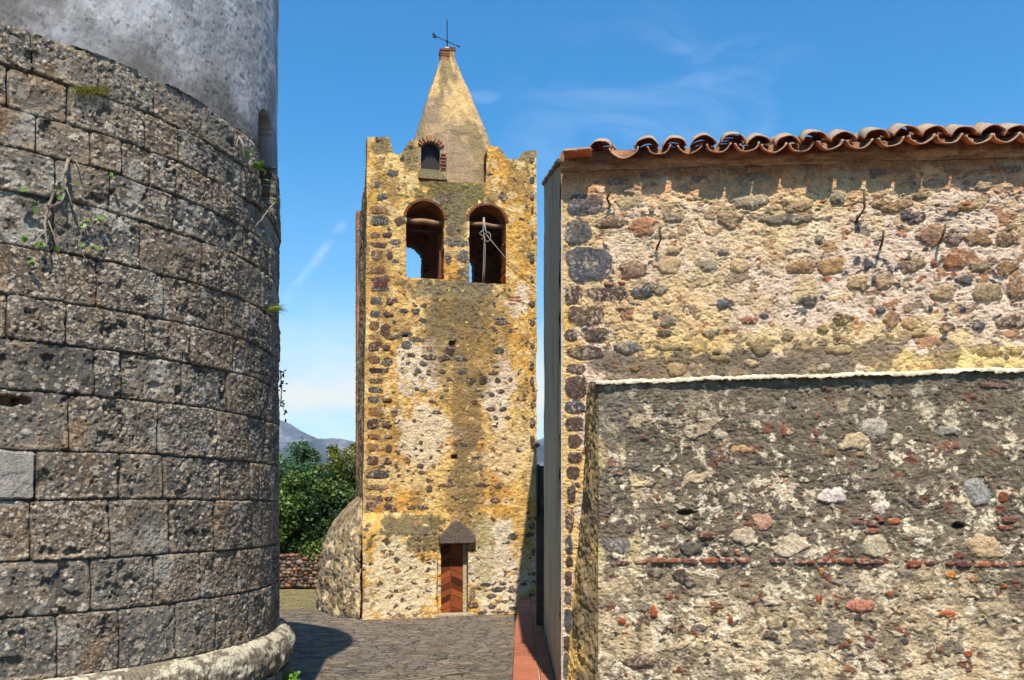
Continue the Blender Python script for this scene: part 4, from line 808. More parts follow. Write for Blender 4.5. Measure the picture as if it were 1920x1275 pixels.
    ra = sst(uR + 0.02, uR - 0.03, U + (fbm(Z * 3, Z * 0, 3, 2) - .5) * 0.06 + sst(1.3, 2.0, Z) * 0.12); tp = np.clip((ztop + wob - Z) / 0.42, 0, 1) ** 0.8
    s.h = s.h + ra * tp * (0.20 + 0.08 * (1 - Z / 2.2))
    s.h += sst(0.5, 0.0, Z) * 0.03
    # ---- openings and the broken top
    keep = np.ones(U.shape, bool)
    def arch(px0, px1, pyt, pyb):
        u0, _ = BT.at(px0, pyb); u1, zb = BT.at(px1, pyb); _, zt = BT.at((px0 + px1) / 2, pyt); uc = (u0 + u1) / 2; r = (u1 - u0) / 2; zs = zt - r * 0.9
        Un = U + (fbm(Z * 5, Z * 0, 3, 7) - .5) * 0.03; 
        inside = (np.abs(Un - uc) < r) & (Z > zb) & (Z < zs + r * 0.9 * np.sqrt(np.clip(1 - ((Un - uc) / r) ** 2, 0, 1)))
        rr = np.hypot((U - uc), np.clip(Z - zs, 0, None) / 0.9); ring = (rr > r) & (rr < r + 0.07) & (Z > zs); 
        s.c[ring] = A(128, 84, 56); s.h = np.where(ring, s.h + 0.012, s.h)
        return inside, (u0, u1, zb, zt, zs)
    aL, gL = arch(762, 832, 378, 523); aR, gR = arch(880, 948, 385, 533)
    du0, dz0 = BT.at(827, 1152); du1, dz1 = BT.at(877, 1018); door = (U > du0) & (U < du1) & (Z < dz1)
    keep &= ~aL & ~aR & ~door
    prof = [(680, 255), (695, 255), (731, 256), (734, 270), (739, 287), (748, 290), (756, 282), (766, 263), (780, 262), (784, 266), (785, 340), (911, 341), (912, 300), (914, 277), (920, 272), (934, 274), (944, 285), (952, 296), (962, 298), (974, 295), (981, 284), (988, 281), (1003, 282), (1010, 282)]
    pu = [BT.at(*q)[0] for q in prof]; pz = [BT.at(*q)[1] for q in prof]
    top = np.interp(U, pu, pz) + (fbm(U * 7, U * 0, 3, 3) - .5) * 0.04
    keep &= Z < top
    bl = -batt(Z) + (fbm(Z * 2.5, Z * 0, 4, 4) - .5) * 0.05; br = WID + 0.02 * (1 - Z / 10) - (fbm(Z * 3, Z * 0 + 4, 4, 4) - .5) * 0.06 - 0.01
    # squeeze the grid between the battered corners
    t = (U - U[:, :1]) / (U[:, -1:] - U[:, :1]); Unew = np.where(t < 0.15, U + (bl - U[:, :1]) * (1 - t / 0.15), np.where(t > 0.92, U + (br - U[:, -1:]) * (t - 0.92) / 0.08, U))
    kf = keep[:-1, :-1] & keep[1:, 1:] & keep[1:, :-1] & keep[:-1, 1:]
    def jamb(pos, t):
        z = pos[:, 2]; c = lerp(A(224, 146, 74)[None], A(150, 92, 54)[None], np.clip(fbm(z * 6, pos[:, 0] * 6 + t * 3, 3, 5) * 1.6 - 0.3, 0, 1)); c = np.where((z > 9.7)[:, None], A(120, 84, 62) * (0.7 + 0.6 * (np.sin(z * 60) > 0))[:, None], c)
        c = np.where((z < 2.2)[:, None], A(196, 176, 140), c)
        uu = (pos[:, 0] - BT.o[0]) * BT.u[0] + (pos[:, 1] - BT.o[1]) * BT.u[1]
        return np.where(((uu < 0.15) | (uu > WID - 0.15))[:, None], A(170, 142, 100) * (0.6 + 0.7 * fbm(z * 5, uu * 0 + 2, 3, 3))[:, None], c)
    grid_mesh('front_wall', BT.pos(Unew, Z, s.h * 1.0), M_tower, root, s.c, keep=kf, thick=0.52, N=np.array([BT.n[0], BT.n[1], 0]), jamb=jamb)
    # ---- left flank: rough, battered, raked by the sun
    SP = Plane(tuple(BT.pos(0, 0, -DEP)[:2]), tuple(BT.pos(0, 0, -0.13)[:2]))
    s = Surf(0, SP.len, 0, ZT, 0.02); U, Z = s.U, s.Z
    s.h = (fbm(U * 2.5, Z * 1.2, 4, 5) - .5) * 0.10 + (fbm(U * 12, Z * 12, 4, 6) - .5) * 0.06 + batt(Z)
    s.c[:] = lerp(A(176, 146, 104)[None, None], A(120, 104, 84)[None, None], sst(.35, .6, fbm(U * 2, Z * 2, 4, 7))); s.rubble(431, 0.2, 1.4, 0.7, 0.25, 0.45, palette((96, 80, 70), (120, 104, 86), (80, 74, 70)), 0.04, None, 0.5)
    top = np.interp(U, [0, 2.7, 2.72, 3.05, 3.06, SP.len], [9.62, 9.62, 9.7, 9.74, 10.1, 10.22]) + (fbm(U * 5, U * 0, 3, 3) - .5) * 0.08
    k = Z < top; kf = k[:-1, :-1] & k[1:, 1:]
    # side window of the belfry and keep the corner knit to the front
    grid_mesh('flank_wall', SP.pos(U, Z, s.h * sst(SP.len + 0.03, SP.len - 0.15, U) + batt(Z) * (1 - sst(SP.len + 0.03, SP.len - 0.15, U))), M_tower, root, s.c, keep=kf, thick=0.5, N=np.array([SP.n[0], SP.n[1], 0]), jamb=A(110, 84, 60))
    # ---- right flank
    RP = Plane(tuple(BT.pos(WID, 0, -0.13)[:2]), tuple(BT.pos(WID, 0, -DEP)[:2]))
    s = Surf(0, RP.len, 0, 10.25, 0.04); U, Z = s.U, s.Z; s.h = (fbm(U * 8, Z * 8, 4, 6) - .5) * 0.06 * sst(0, .3, U)
    s.c[:] = A(196, 156, 96) * (0.8 + 0.4 * fbm(U * 5, Z * 5, 4, 7))[..., None]; s.rubble(441, 0.2, 1.4, 0.6, 0.25, 0.45, palette((96, 80, 70), (120, 104, 86)), 0.03)
    top = np.interp(U, [0, .5, .52, 3.6], [10.2, 10.2, 9.65, 9.6]); k = Z < top; grid_mesh('flank_wall', RP.pos(U, Z, s.h), M_tower, root, s.c, keep=(k[:-1, :-1] & k[1:, 1:]), thick=0.5, N=np.array([RP.n[0], RP.n[1], 0]), jamb=A(110, 84, 60))
    # ---- rear wall with its own pair of arches
    KP = Plane(tuple(BT.pos(0, 0, -DEP)[:2]), tuple(BT.pos(WID, 0, -DEP)[:2]))
    s = Surf(-0.1, WID, 0, 9.7, 0.03); U, Z = s.U, s.Z; s.c[:] = A(176, 116, 82) * (0.6 + 0.8 * fbm(U * 4, Z * 4, 4, 7))[..., None]; keep = np.ones(U.shape, bool)
    s.rubble(451, 0.22, 1.4, 0.7, 0.25, 0.45, palette((130, 90, 70), (100, 80, 68), (160, 110, 80)), 0.03)
    for (px0, px1, pyt) in ((728, 789, 466), (826, 884, 480)):
        u0, zb = KP.at(px0, 560); u1, _ = KP.at(px1, 560); _, zt = KP.at(px1, pyt); uc = (u0 + u1) / 2; r = (u1 - u0) / 2; zs = zt - r
        keep &= ~((np.abs(U - uc) < r) & (Z > 7.0) & (Z < zs + np.sqrt(np.clip(r * r - (U - uc) ** 2, 0, None))))
    kf = keep[:-1, :-1] & keep[1:, 1:] & keep[1:, :-1] & keep[:-1, 1:]
    grid_mesh('rear_wall', KP.pos(U, Z, 0.45 + s.h * 0), M_tower, root, s.c, keep=kf, thick=0.45, N=np.array([KP.n[0], KP.n[1], 0]), jamb=A(120, 84, 60))
    def bx(u0, u1, h0, h1, z0, z1, name, col, mat=M_tower):
        b = MB(); V = [BT.vec(u, z, h) for z in (z0, z1) for (u, h) in ((u0, h0), (u1, h0), (u1, h1), (u0, h1))]
        b.add(V, [(0, 1, 2, 3), (7, 6, 5, 4), (0, 4, 5, 1), (1, 5, 6, 2), (2, 6, 7, 3), (3, 7, 4, 0)], col); return b.build(name, mat, root)
    bx(0.1, WID - .1, -0.5, -DEP + .1, 6.9, 7.18, 'belfry_floor', A(190, 160, 124)); bx(0.05, WID - .05, -0.45, -DEP + .05, 9.42, 9.58, 'belfry_ceiling', A(150, 100, 70))
    bx(1.62, 1.95, -0.5, -0.95, 7.18, 9.42, 'pier', A(140, 96, 70)); bx(du0 - .15, du1 + .15, -0.5, -0.55, 0.0, dz1 + 0.2, 'door_backing', A(60, 40, 30))
    # ---- beams across the openings
    for i, (g, py) in enumerate(((gL, 410), (gR, 415))):
        zb_ = BT.at(800 if i == 0 else 914, py)[1]; b = MB(); p0 = BT.vec(g[0] - 0.1, zb_ + 0.0, -0.2); p1 = BT.vec(g[1] + 0.1, zb_ - (0.03 if i else 0.01), -0.24)
        pts = [p0.lerp(p1, k / 9) + Vector((0, 0, 0.012 * math.sin(k * 1.7 + i))) for k in range(10)]
        b.tube(pts, [0.068 + 0.006 * math.sin(k * 2.3) if i == 0 else 0.05 for k in range(10)], 10, A(146, 108, 78)); bm_ = b.build('beam', M_wood, root, True)
        b = MB(); zz_ = zb_ - 0.14; b.tube([BT.vec(g[0] - .05, zz_ + .0, -0.42), BT.vec(g[1] + .05, zz_, -0.42)], 0.035, 8, A(90, 60, 44)); b.build('beam', M_wood, root, True)
    # ---- door with chevron boards
    dt = empty('door', BT.vec((du0 + du1) / 2, 0, -0.2), None, None); put(dt, root); dw = BT.at(871.5, 1100)[0] - du0; hh = dz1 + 0.02
    b = MB(); fr = lambda a, c, d: BT.vec(du0 + a, c, -0.24 + d); b.prism([(0, 0.0), (dw + .05, 0.0), (dw + .05, hh), (0, hh)], -0.04, fr, A(190, 124, 82)); b.build('backboard', M_wood, dt)
    ys_ = [1158, 1138, 1115, 1092, 1068, 1044, 1027, 1006]; zz = [BT.at(848, q)[1] for q in ys_]; rng = random.Random(3); midu = dw * 0.46; drop = 0.12
    for side in (0, 1):
        b = MB(); a0, a1 = ((0.012, midu - 0.004) if side == 0 else (midu + 0.004, dw - 0.012))
        for k in range(len(zz) - 1):
            for sub in range(2):
                za = zz[k] + (zz[k + 1] - zz[k]) * sub / 2; zb2 = zz[k] + (zz[k + 1] - zz[k]) * (sub + 1) / 2 - (0.012 if sub else 0.003)
                dl, dr = (drop, 0) if side == 0 else (0, drop)
                q = [(a0, za - dl), (a1, za - dr), (a1, zb2 - dr), (a0, zb2 - dl)]; q = [(a, min(max(c, 0.03), dz1)) for a, c in q]
                if q[2][1] - q[1][1] < 0.01 and q[3][1] - q[0][1] < 0.01: continue
                b.prism(q, 0.022 + 0.004 * rng.random(), fr, A(150, 80, 42) * rng.choice((0.22, 0.4, 0.6, 0.85, 1.15)))
        b.build('door_leaf', M_wood, dt)
    b = MB(); b.prism([(midu - .012, 0.03), (midu + .012, 0.03), (midu + .012, dz1), (midu - .012, dz1)], 0.034, fr, A(124, 64, 38)); b.build('centre_rail', M_wood, dt)
    b = MB(); kk = dw - 0.01
    b.prism([(kk, 0), (kk + .08, 0), (kk + .08, dz1), (kk, dz1)], 0.05, fr, A(196, 182, 152)); b.build('door_jamb', M_tower, dt)
    # gabled lintel stone
    b = MB(); lp = [(823, 1019), (823, 1004), (832, 996), (846, 980), (853, 975), (862, 978), (876, 990), (889, 1002), (892, 1018)]
    b.prism([BT.at(*q) for q in lp], 0.16, lambda a, c, d: BT.vec(a, c, -0.02 + d), A(112, 100, 88)); lo = b.build('lintel', M_lintel, root)
    m = lo.modifiers.new('b', 'BEVEL'); m.width = 0.02; m.segments = 2
    b = MB(); q0 = BT.at(826, 1155); b.box(BT.vec((du0 + du1) / 2, 0.02, 0.02), (du1 - du0 + 0.25, 0.26, 0.07), A(190, 176, 150), rz=math.atan2(BT.u[1], BT.u[0]), bev=0.02); b.build('doorstep', M_tower, root)
    # ---- spire
    cx, cy = -1.47, 21.30; half0 = 1.26; zb = 9.5; z2 = 12.85; half2 = 0.17; u_ = np.array([BT.u[0], BT.u[1]]); n_ = np.array([BT.n[0], BT.n[1]]); apx = np.array([-0.055, 0.02])
    ncol = 220; nr = 190; zz = np.linspace(zb, 13.04, nr); per = np.linspace(0, 4, ncol, endpoint=False)
    P = np.zeros((nr, ncol + 1, 3)); Cc = np.zeros((nr, ncol + 1, 3))
    for j in range(ncol + 1):
        p = per[j % ncol]; k = int(p); f = p - k; cr = [(-1, 1), (1, 1), (1, -1), (-1, -1)]; a = np.array(cr[k]); b2 = np.array(cr[(k + 1) % 4]); q = a * (1 - f) + b2 * f
        q = q / (np.abs(q[0]) ** 14 + np.abs(q[1]) ** 14) ** (1 / 14.) 
        hw = np.where(zz < z2, half0 + (half2 - half0) * (zz - zb) / (z2 - zb) , half2 + 0.0)
        nz_ = (fbm(zz * 3, zz * 0 + p * 2.2, 4, 7) - .5) * 0.07 + (fbm(zz * 14, zz * 0 + p * 14, 3, 8) - .5) * 0.03
        hw = hw + nz_ * np.clip(hw * 2, 0.2, 1); t = (zz - zb) / (z2 - zb)
        P[:, j, 0] = cx + apx[0] * t + (u_[0] * q[0] + n_[0] * q[1]) * hw; P[:, j, 1] = cy + apx[1] * t + (u_[1] * q[0] + n_[1] * q[1]) * hw; P[:, j, 2] = zz
        c = lerp(A(188, 158, 118)[None], A(212, 178, 122)[None], sst(.4, .6, fbm(zz * 1.8, zz * 0 + p * 3, 5, 9))) * (.75 + .5 * fbm(zz * 9, zz * 0 + p * 9, 5, 14, .65))[:, None]; g = sst(.42, .6, fbm(zz * 1.4 + 5, zz * 0 + p * 2.5, 5, 10) + 0.18 * sst(11.6, 9.6, zz)); c = lerp(c, A(146, 126, 104)[None], g * 0.85)
        d = sst(.52, .66, fbm(zz * 1.2 + 15, zz * 0 + p * 4, 5, 12)); c = lerp(c, A(126, 112, 78)[None], d * 0.7); Cc[:, j] = c
    sp = grid_mesh('spire', P, M_tower, root, Cc)
    # crown bricks
    b = MB(); rz = math.atan2(BT.u[1], BT.u[0]); R3 = Matrix.Rotation(rz, 3, 'Z'); ax = Vector((cx + apx[0], cy + apx[1], 0)); rng = random.Random(9)
    for k, (z, w) in enumerate(((12.78, .37), (12.84, .345), (12.9, .34), (12.96, .34), (13.02, .37), (13.05, .30))):
        colb = A(140, 84, 58) if k % 2 == 0 else A(180, 120, 84)
        b.box(ax + R3 @ Vector((-w / 2 + 0.10, -w / 2 + 0.08, z)), (0.2 + .02 * rng.random(), 0.18, 0.028), colb * rng.uniform(.8, 1.1), rz=rz, bev=.006, jit=.01)
    b.box(ax + Vector((0, 0, 13.055)), (0.36, 0.36, 0.035), A(130, 90, 70), rz=rz, bev=.01, jit=.015); b.box(ax + R3 @ Vector((0.10, -0.05, 13.10)), (0.15, 0.2, 0.05), A(110, 74, 58), rz=rz, bev=.01, jit=.01)
    b.box(ax + R3 @ Vector((-0.02, -0.1, 13.09)), (0.09, 0.1, 0.05), A(225, 215, 200), rz=rz, bev=.015, jit=.01); b.build('brick_crown', M_tile, sp)
    # dormer-like arched window at the foot of the spire
    wr = empty('window', BT.vec(BT.at(807, 300)[0], BT.at(807, 317)[1], -0.55), None, None); put(wr, root)
    WP = Plane(tuple(BT.pos(0, 0, -0.16)[:2]), tuple(BT.pos(WID, 0, -0.16)[:2])); w0, wz0 = WP.at(789, 317); w1, _ = WP.at(825, 317); _, wzt = WP.at(807, 266); wc = (w0 + w1) / 2; wrd = (w1 - w0) / 2; wzs = wzt - wrd
    outer = []; inner = []
    for k in range(17):
        a = math.pi * k / 16; outer.append((wc + math.cos(a) * (wrd + .11), wzs + math.sin(a) * (wrd + .11))); inner.append((wc + math.cos(a) * wrd, wzs + math.sin(a) * wrd))
    b = MB(); pol = [(wc + wrd + .16, wz0 - .25)] + outer + [(wc - wrd - .12, wz0 - .25), (wc - wrd, wz0 - .25)]
    out_l = [(wc + wrd + .16, wz0 - .2)] + [(wc + wrd + .16, wzs)] + outer[1:-1] + [(wc - wrd - .12, wzs), (wc - wrd - .12, wz0 - .2)]; in_l = [(wc + wrd, wz0)] + [(wc + wrd, wzs)] + inner[1:-1] + [(wc - wrd, wzs), (wc - wrd, wz0)]
    for k in range(len(out_l) - 1):
        b.prism([out_l[k], out_l[k + 1], in_l[k + 1], in_l[k]], -0.7, lambda a, c, d: WP.vec(a, c, 0.02 + d), A(176, 154, 120))
    b.prism([out_l[-1], out_l[0], in_l[0], in_l[-1]], -0.7, lambda a, c, d: WP.vec(a, c, 0.03 + d), A(140, 130, 96)); b.build('surround', M_tower, wr)
    b = MB(); rng = random.Random(6)
    for k in range(9):
        a = math.radians(28 + k * 15.4 + rng.uniform(-3, 3)); rr = wrd + 0.065; c_ = WP.vec(wc + math.cos(a) * rr, wzs + math.sin(a) * rr, 0.03); Mx = R3 @ Matrix.Rotation(-(a - math.pi / 2), 3, 'Y'); b.box(c_, (0.035, 0.07, 0.12), A(168, 116, 84) * rng.uniform(.6, 1.25), M=Mx, bev=.006)
    b.build('brick_arch', M_tile, wr); b = MB()
    for k in range(5):
        b.box(WP.vec(wc + wrd + 0.07, wz0 + 0.05 + k * 0.075, 0.03), (0.11 + .03 * (k % 2), 0.06, 0.03), A(150, 88, 60) * rng.uniform(.7, 1.2), rz=rz, bev=.006)
    b.build('brick_jamb', M_tile, wr)
    b = MB(); b.prism([(wc + wrd + .01, wz0)] + [(wc + math.cos(math.pi * k / 16) * (wrd + .01), wzs + math.sin(math.pi * k / 16) * (wrd + .01)) for k in range(17)] + [(wc - wrd - .01, wz0)], -0.02, lambda a, c, d: WP.vec(a, c, -0.14 + d), A(44, 42, 42)); b.build('grille', M_iron, wr)
    # ---- curved scarp wrapped round the left foot
    bc = np.array([(-3.22, 19.22), (-3.55, 19.5), (-3.95, 19.95), (-4.32, 20.55), (-4.58, 21.25), (-4.68, 22.0), (-4.6, 22.8), (-4.3, 23.6)]); tc = np.array([tuple(BT.pos(-0.06, 0, -q)[:2]) for q in (0.05, .5, 1.0, 1.5, 2.0, 2.5, 3.0, 3.5)])
    m = 160; k = np.linspace(0, 7, m); bx_ = np.stack([np.interp(k, range(8), bc[:, i]) for i in (0, 1)], -1); tx_ = np.stack([np.interp(k, range(8), tc[:, i]) for i in (0, 1)], -1)
    for arr in (bx_,):
        for _ in range(12): arr[1:-1] = (arr[:-2] + arr[1:-1] * 2 + arr[2:]) / 4
    v = np.linspace(0, 1, 150); Kk, Vv = np.meshgrid(k, v); f = 1 - 0.14 * Vv - 0.86 * Vv ** 4; topz = 2.62 - 0.35 * sst(0.9, 0, Kk)
    XY = tx_[None] * (1 - f[..., None]) + bx_[None] * f[..., None]; zz = Vv * topz
    nn = XY - tx_[None] + np.array([-.01, 0]); nn = nn / np.linalg.norm(nn, axis=-1, keepdims=True); hh = (fbm(Kk * 3, zz * 4, 4, 7) - .5) * 0.12 + (fbm(Kk * 9, zz * 16, 3, 8) - .5) * 0.05
    f1, f2, dx, dy, c1, c2 = worley(Kk * 3.2, zz * 6, 71); stn = sst(0.05, .2, f2 - f1) * (_h(c1, c2, 3) < .6); hh += stn * 0.02
    c = lerp(A(226, 200, 158)[None, None], A(176, 150, 112)[None, None], sst(.35, .62, fbm(Kk * 3, zz * 3, 4, 9))); c = lerp(c, A(104, 92, 76)[None, None] * (0.8 + .4 * _h(c1, c2, 6))[..., None], stn * 0.7)
    c = lerp(c, A(120, 106, 70)[None, None], sst(.6, .95, Vv) * 0.5 * sst(.4, .6, fbm(Kk * 2, zz * 2, 4, 12)))
    Pq = np.stack([XY[..., 0] + nn[..., 0] * hh, XY[..., 1] + nn[..., 1] * hh, zz], -1); grid_mesh('scarp', Pq[:, ::-1], M_tower, root, c[:, ::-1])
    # small stone spur and step at the right corner
    b = MB(); b.box(BT.vec(WID - 0.02, BT.at(1000, 835)[1], 0.03), (0.14, 0.14, 0.09), A(170, 120, 90), rz=rz, bev=.03, jit=.02); b.build('spur_stone', M_tower, root)
    # weather vane
    vr = empty('weather_vane', ax + Vector((0, 0, 13.08)), None, None); put(vr, root); base = ax + Vector((-0.0, 0, 13.05)); IR = A(52, 44, 44)
    b = MB(); b.tube([base, base + Vector((0, 0, 0.45)), base + Vector((0, 0, 0.62)), base + Vector((0, 0, 0.68)), base + Vector((0, 0, 0.83))], [.014, .013, .012, .016, .004], 8, IR); b.build('rod', M_iron, vr, True)
    zc = base.z + 0.27; L0 = Vector((-0.24, -0.12, 0.045)); L1 = Vector((0.26, 0.13, -0.055)); cc = Vector((base.x, base.y, zc))
    b = MB(); b.tube([cc + L0, cc + L1], .009, 8, IR); b.tube([cc + Vector((0, 0, -.03)), cc + Vector((0, 0, .03))], .024, 8, IR); b.tube([cc + L1 * 0.88, cc + L1 * 1.05, cc + L1 * 1.12], [.012, .02, .004], 8, IR); b.build('arm', M_iron, vr, True)
    b = MB(); d = L0.normalized(); upv = Vector((0, 0, 1)); e = cc + L0 * 0.92
    pl = [e, e + d * .07 + upv * .055, e + d * .13 + upv * .05, e + d * .10 + upv * .02, e + d * .14, e + d * .10 - upv * .02, e + d * .12 - upv * .055, e + d * .06 - upv * .05]; sd = Vector((0, .012, 0))
    b.add([p - sd for p in pl] + [p + sd for p in pl], [tuple(range(8)), tuple(range(15, 7, -1))] + [(i, (i + 1) % 8, (i + 1) % 8 + 8, i + 8) for i in range(8)], IR); b.build('tail_fin', M_iron, vr)
    return root, gL, gR
bell, GL, GR = make_bell_tower()

# rope and cable on the bell tower
def wp(px, py, h): u, z = BT.at(px, py, h); return BT.vec(u, z, h)
b = MB(); W = A(170, 166, 158)
b.tube([wp(906, 410, -.1), wp(906, 430, -.1), wp(908, 450, -.1), wp(907, 480, -.1), wp(906, 510, -.1), wp(904, 531, -.1)], .008, 6, W)
b.tube([wp(908, 412, -.12), wp(909, 440, -.12), wp(910, 470, -.12), wp(909, 500, -.12), wp(908, 532, -.12)], .007, 6, W)
lp = []
for k in range(15):
    a = k / 14 * 2 * math.pi; lp.append(wp(914 + 6 * math.sin(a), 444 - 9 * math.cos(a), -.09))
b.tube(lp, .009, 6, W, cap=False)
lp = [wp(903 + 4 * math.cos(k), 430 + k * 2.4, -.09) for k in range(9)]; b.tube(lp, .009, 6, W)
b.tube([wp(907, 408, -.11), wp(909, 425, -.09), wp(912, 440, -.07)], .02, 6, W)
tag(b.build('rope', M_rope, None, True), 'pale looped rope hanging from the beam in the right belfry arch', 'rope')
b = MB(); pts = [wp(912, 440, -.06), wp(930, 462, .02), wp(950, 486, .06), wp(975, 508, .06), wp(1003, 530, .07)]; b.tube(pts, .007, 6, A(170, 160, 140))
tag(b.build('wire', M_rope, None, True), 'thin pale wire slanting from the right belfry arch to the tower corner', 'wire')
b = MB(); pts = [wp(948, 530, .05), wp(955, 550, .07), wp(963, 585, .07), wp(980, 625, .07), wp(1000, 655, .07)]; b.tube(pts, .004, 6, A(70, 60, 50))
tag(b.build('cable', M_iron, None, True), 'thin dark cable sagging down the yellow wall below the right belfry arch', 'cable')

# ================================================================== TILED LEDGE along the house
def make_ledge():
    root = empty('tiled_ledge', (0.25, 14, 0), 'low ledge capped with terracotta tiles running beside the plastered side wall', 'ledge')
    TOPZ = 0.42
    def left(y): return float(np.interp(y, [4, 10.55, 15.24, 19.8], [0.0, 0.006, 0.054, 0.176]))
    def right(y): return float(np.interp(y, [4, 9.4, 15.1, 15.3, 19.9], [0.49, 0.50, 0.51, 0.53, 0.54]))
    b = MB(); ys = [5, 8, 10.5, 12.5, 15.24, 17.5, 19.95]
    for y0, y1 in zip(ys, ys[1:]):
        q = [(left(y0) + .02, y0), (right(y0), y0), (right(y1), y1), (left(y1) + .02, y1)]; b.add([(x, y, 0) for x, y in q] + [(x, y, TOPZ - .03) for x, y in q], [(3, 2, 1, 0), (4, 5, 6, 7), (0, 1, 5, 4), (1, 2, 6, 5), (2, 3, 7, 6), (3, 0, 4, 7)], A(186, 170, 146))
    b.build('plinth', M_plaster, root)
    b = MB(); rng = random.Random(2); y = 5.0
    while y < 19.7:
        L = 0.60 if y < 15 else 0.66
        if abs(y + L - 15.24) < 0.35: L = 15.24 - y
        for (fa, fb) in ((0, 0.66), (0.66, 1.0)):
            g = 0.009; P = []
            for yy in (y + g, y + L - g):
                l, r = left(yy), right(yy) - 0.01; P.append((l + (r - l) * fa + (g if fa else 0), yy)); P.append((l + (r - l) * fb - g, yy))
            q = [P[0], P[1], P[3], P[2]]; c = A(166, 102, 76) * rng.uniform(.65, 1.2); dz = rng.uniform(-.003, .003)
            b.add([(x, y_, TOPZ - .026) for x, y_ in q] + [(x, y_, TOPZ + dz) for x, y_ in q], [(3, 2, 1, 0), (4, 5, 6, 7), (0, 1, 5, 4), (1, 2, 6, 5), (2, 3, 7, 6), (3, 0, 4, 7)], c)
        y += L
    o = b.build('tiles', M_tile, root); m = o.modifiers.new('b', 'BEVEL'); m.width = .006; m.segments = 2
    return root
make_ledge()

# dark pillar between tower and house
def rough_box(name, x0, x1, y0, y1, z0, z1, colf, mat, parent, seed=1, amp=0.02, step=0.03):
    V = []; F = []; Cl = []; base = 0
    def face(o, a, bb, na, nb, nrm):
        nonlocal base
        s_, t_ = np.meshgrid(np.linspace(0, 1, na), np.linspace(0, 1, nb)); P = np.array(o) + s_[..., None] * np.array(a) + t_[..., None] * np.array(bb)
        w = (fbm(P[..., 0] * 7 + P[..., 1] * 7, P[..., 2] * 7 + P[..., 1] * 3, 4, seed) - .5) * amp * np.minimum(1, np.minimum(s_, 1 - s_) * 12) * np.minimum(1, np.minimum(t_, 1 - t_) * 12 + (0.0)); P = P + w[..., None] * np.array(nrm)
        idx = np.arange(na * nb).reshape(nb, na) + base; V.append(P.reshape(-1, 3)); F.append(np.stack([idx[:-1, :-1], idx[:-1, 1:], idx[1:, 1:], idx[1:, :-1]], -1).reshape(-1, 4)); Cl.append(colf(P).reshape(-1, 3)); base += na * nb
    nx, ny, nz = [max(4, int(q / step)) for q in (x1 - x0, y1 - y0, z1 - z0)]
    face((x0, y0, z0), (x1 - x0, 0, 0), (0, 0, z1 - z0), nx, nz, (0, -1, 0)); face((x1, y1, z0), (x0 - x1, 0, 0), (0, 0, z1 - z0), nx, nz, (0, 1, 0))
    face((x0, y1, z0), (0, y0 - y1, 0), (0, 0, z1 - z0), ny, nz, (-1, 0, 0)); face((x1, y0, z0), (0, y1 - y0, 0), (0, 0, z1 - z0), ny, nz, (1, 0, 0)); face((x0, y0, z1), (x1 - x0, 0, 0), (0, y1 - y0, 0), nx, ny, (0, 0, 1))
    return mesh_np(name, np.concatenate(V), np.concatenate(F), mat, parent, np.concatenate(Cl))
pr = empty('gate_pillar', (0.62, 15.8, 0), 'narrow dark stone pillar standing between the bell tower and the plastered side wall', 'pillar')
rough_box('shaft', 0.415, 0.75, 15.25, 15.65, 0, 3.1, lambda P: lerp(A(74, 66, 62), A(112, 96, 84), fbm(P[..., 0] * 9 + P[..., 1] * 9, P[..., 2] * 9, 4, 3)), M_stone, pr)
b = MB(); b.box((0.47, 15.22, 2.22), (0.20, 0.06, 0.06), A(90, 84, 80), bev=.01); b.build('bracket', M_iron, pr)
b = MB(); b.tube([(0.44, 15.2, 2.22), (0.44, 15.2, 3.12)], .02, 8, A(50, 46, 44)); b.build('hinge_post', M_iron, pr, True)

# ================================================================== IRON HOOKS on the house wall
for i, (pa, pm, pb, lab) in enumerate([((1149, 350), (1138, 372), (1144, 384), 'bent rusty hook nearest the top left corner of the rubble wall'), ((1236, 428), (1239, 448), (1231, 467), 'rusty hook on the rubble wall just right of the square red stone'),
        ((1620, 355), (1621, 390), (1604, 416), 'longest rusty hook, high on the rubble wall'), ((1657, 432), (1655, 450), (1650, 467), 'short straight rusty hook just below right of the longest hook'), ((1773, 422), (1768, 442), (1761, 455), 'rightmost rusty hook on the rubble wall beside a brown stone')]):
    b = MB(); ps = []
    for (p, h) in ((pb, -0.01), (((pb[0] + pm[0]) / 2, (pb[1] + pm[1]) / 2), .08), (pm, .12), (pa, .13)):
        u, z = FP.at(*p, h); ps.append(FP.vec(u, z, h))
    b.tube(ps, .0125, 8, A(84, 68, 48)); tag(b.build('iron_hook', M_iron, None, True), lab, 'hook', 'iron hooks sticking out of the rubble wall')

# ================================================================== PLANTS ON THE ROUND TOWER
rng = random.Random(11)
def tp(px, py, out=0.0):
    R = TR + out; th = th_of(px, R); x, y = TC[0] + math.cos(th) * R, TC[1] + math.sin(th) * R; return Vector((x, y, EYE + (HY - py) / FPX * y)), Vector((math.cos(th), math.sin(th), 0))
def leaf(mb, p, d, nrm, L, W, col):
    d = d.normalized(); s_ = d.cross(nrm).normalized(); up = s_.cross(d)
    prof = [(0, 0), (.25, .42), (.5, .5), (.75, .36), (1, 0)]; V = []; F = []
    for t, w in prof: V += [p + d * (L * t) - s_ * (W * w) + up * (L * .12 * math.sin(t * 3)), p + d * (L * t) + up * (L * (.12 * math.sin(t * 3)) - W * .12 * (w > 0)), p + d * (L * t) + s_ * (W * w) + up * (L * .12 * math.sin(t * 3))]
    for i in range(4): F += [(3 * i, 3 * i + 1, 3 * i + 4, 3 * i + 3), (3 * i + 1, 3 * i + 2, 3 * i + 5, 3 * i + 4)]
    mb.add(V, F, col)
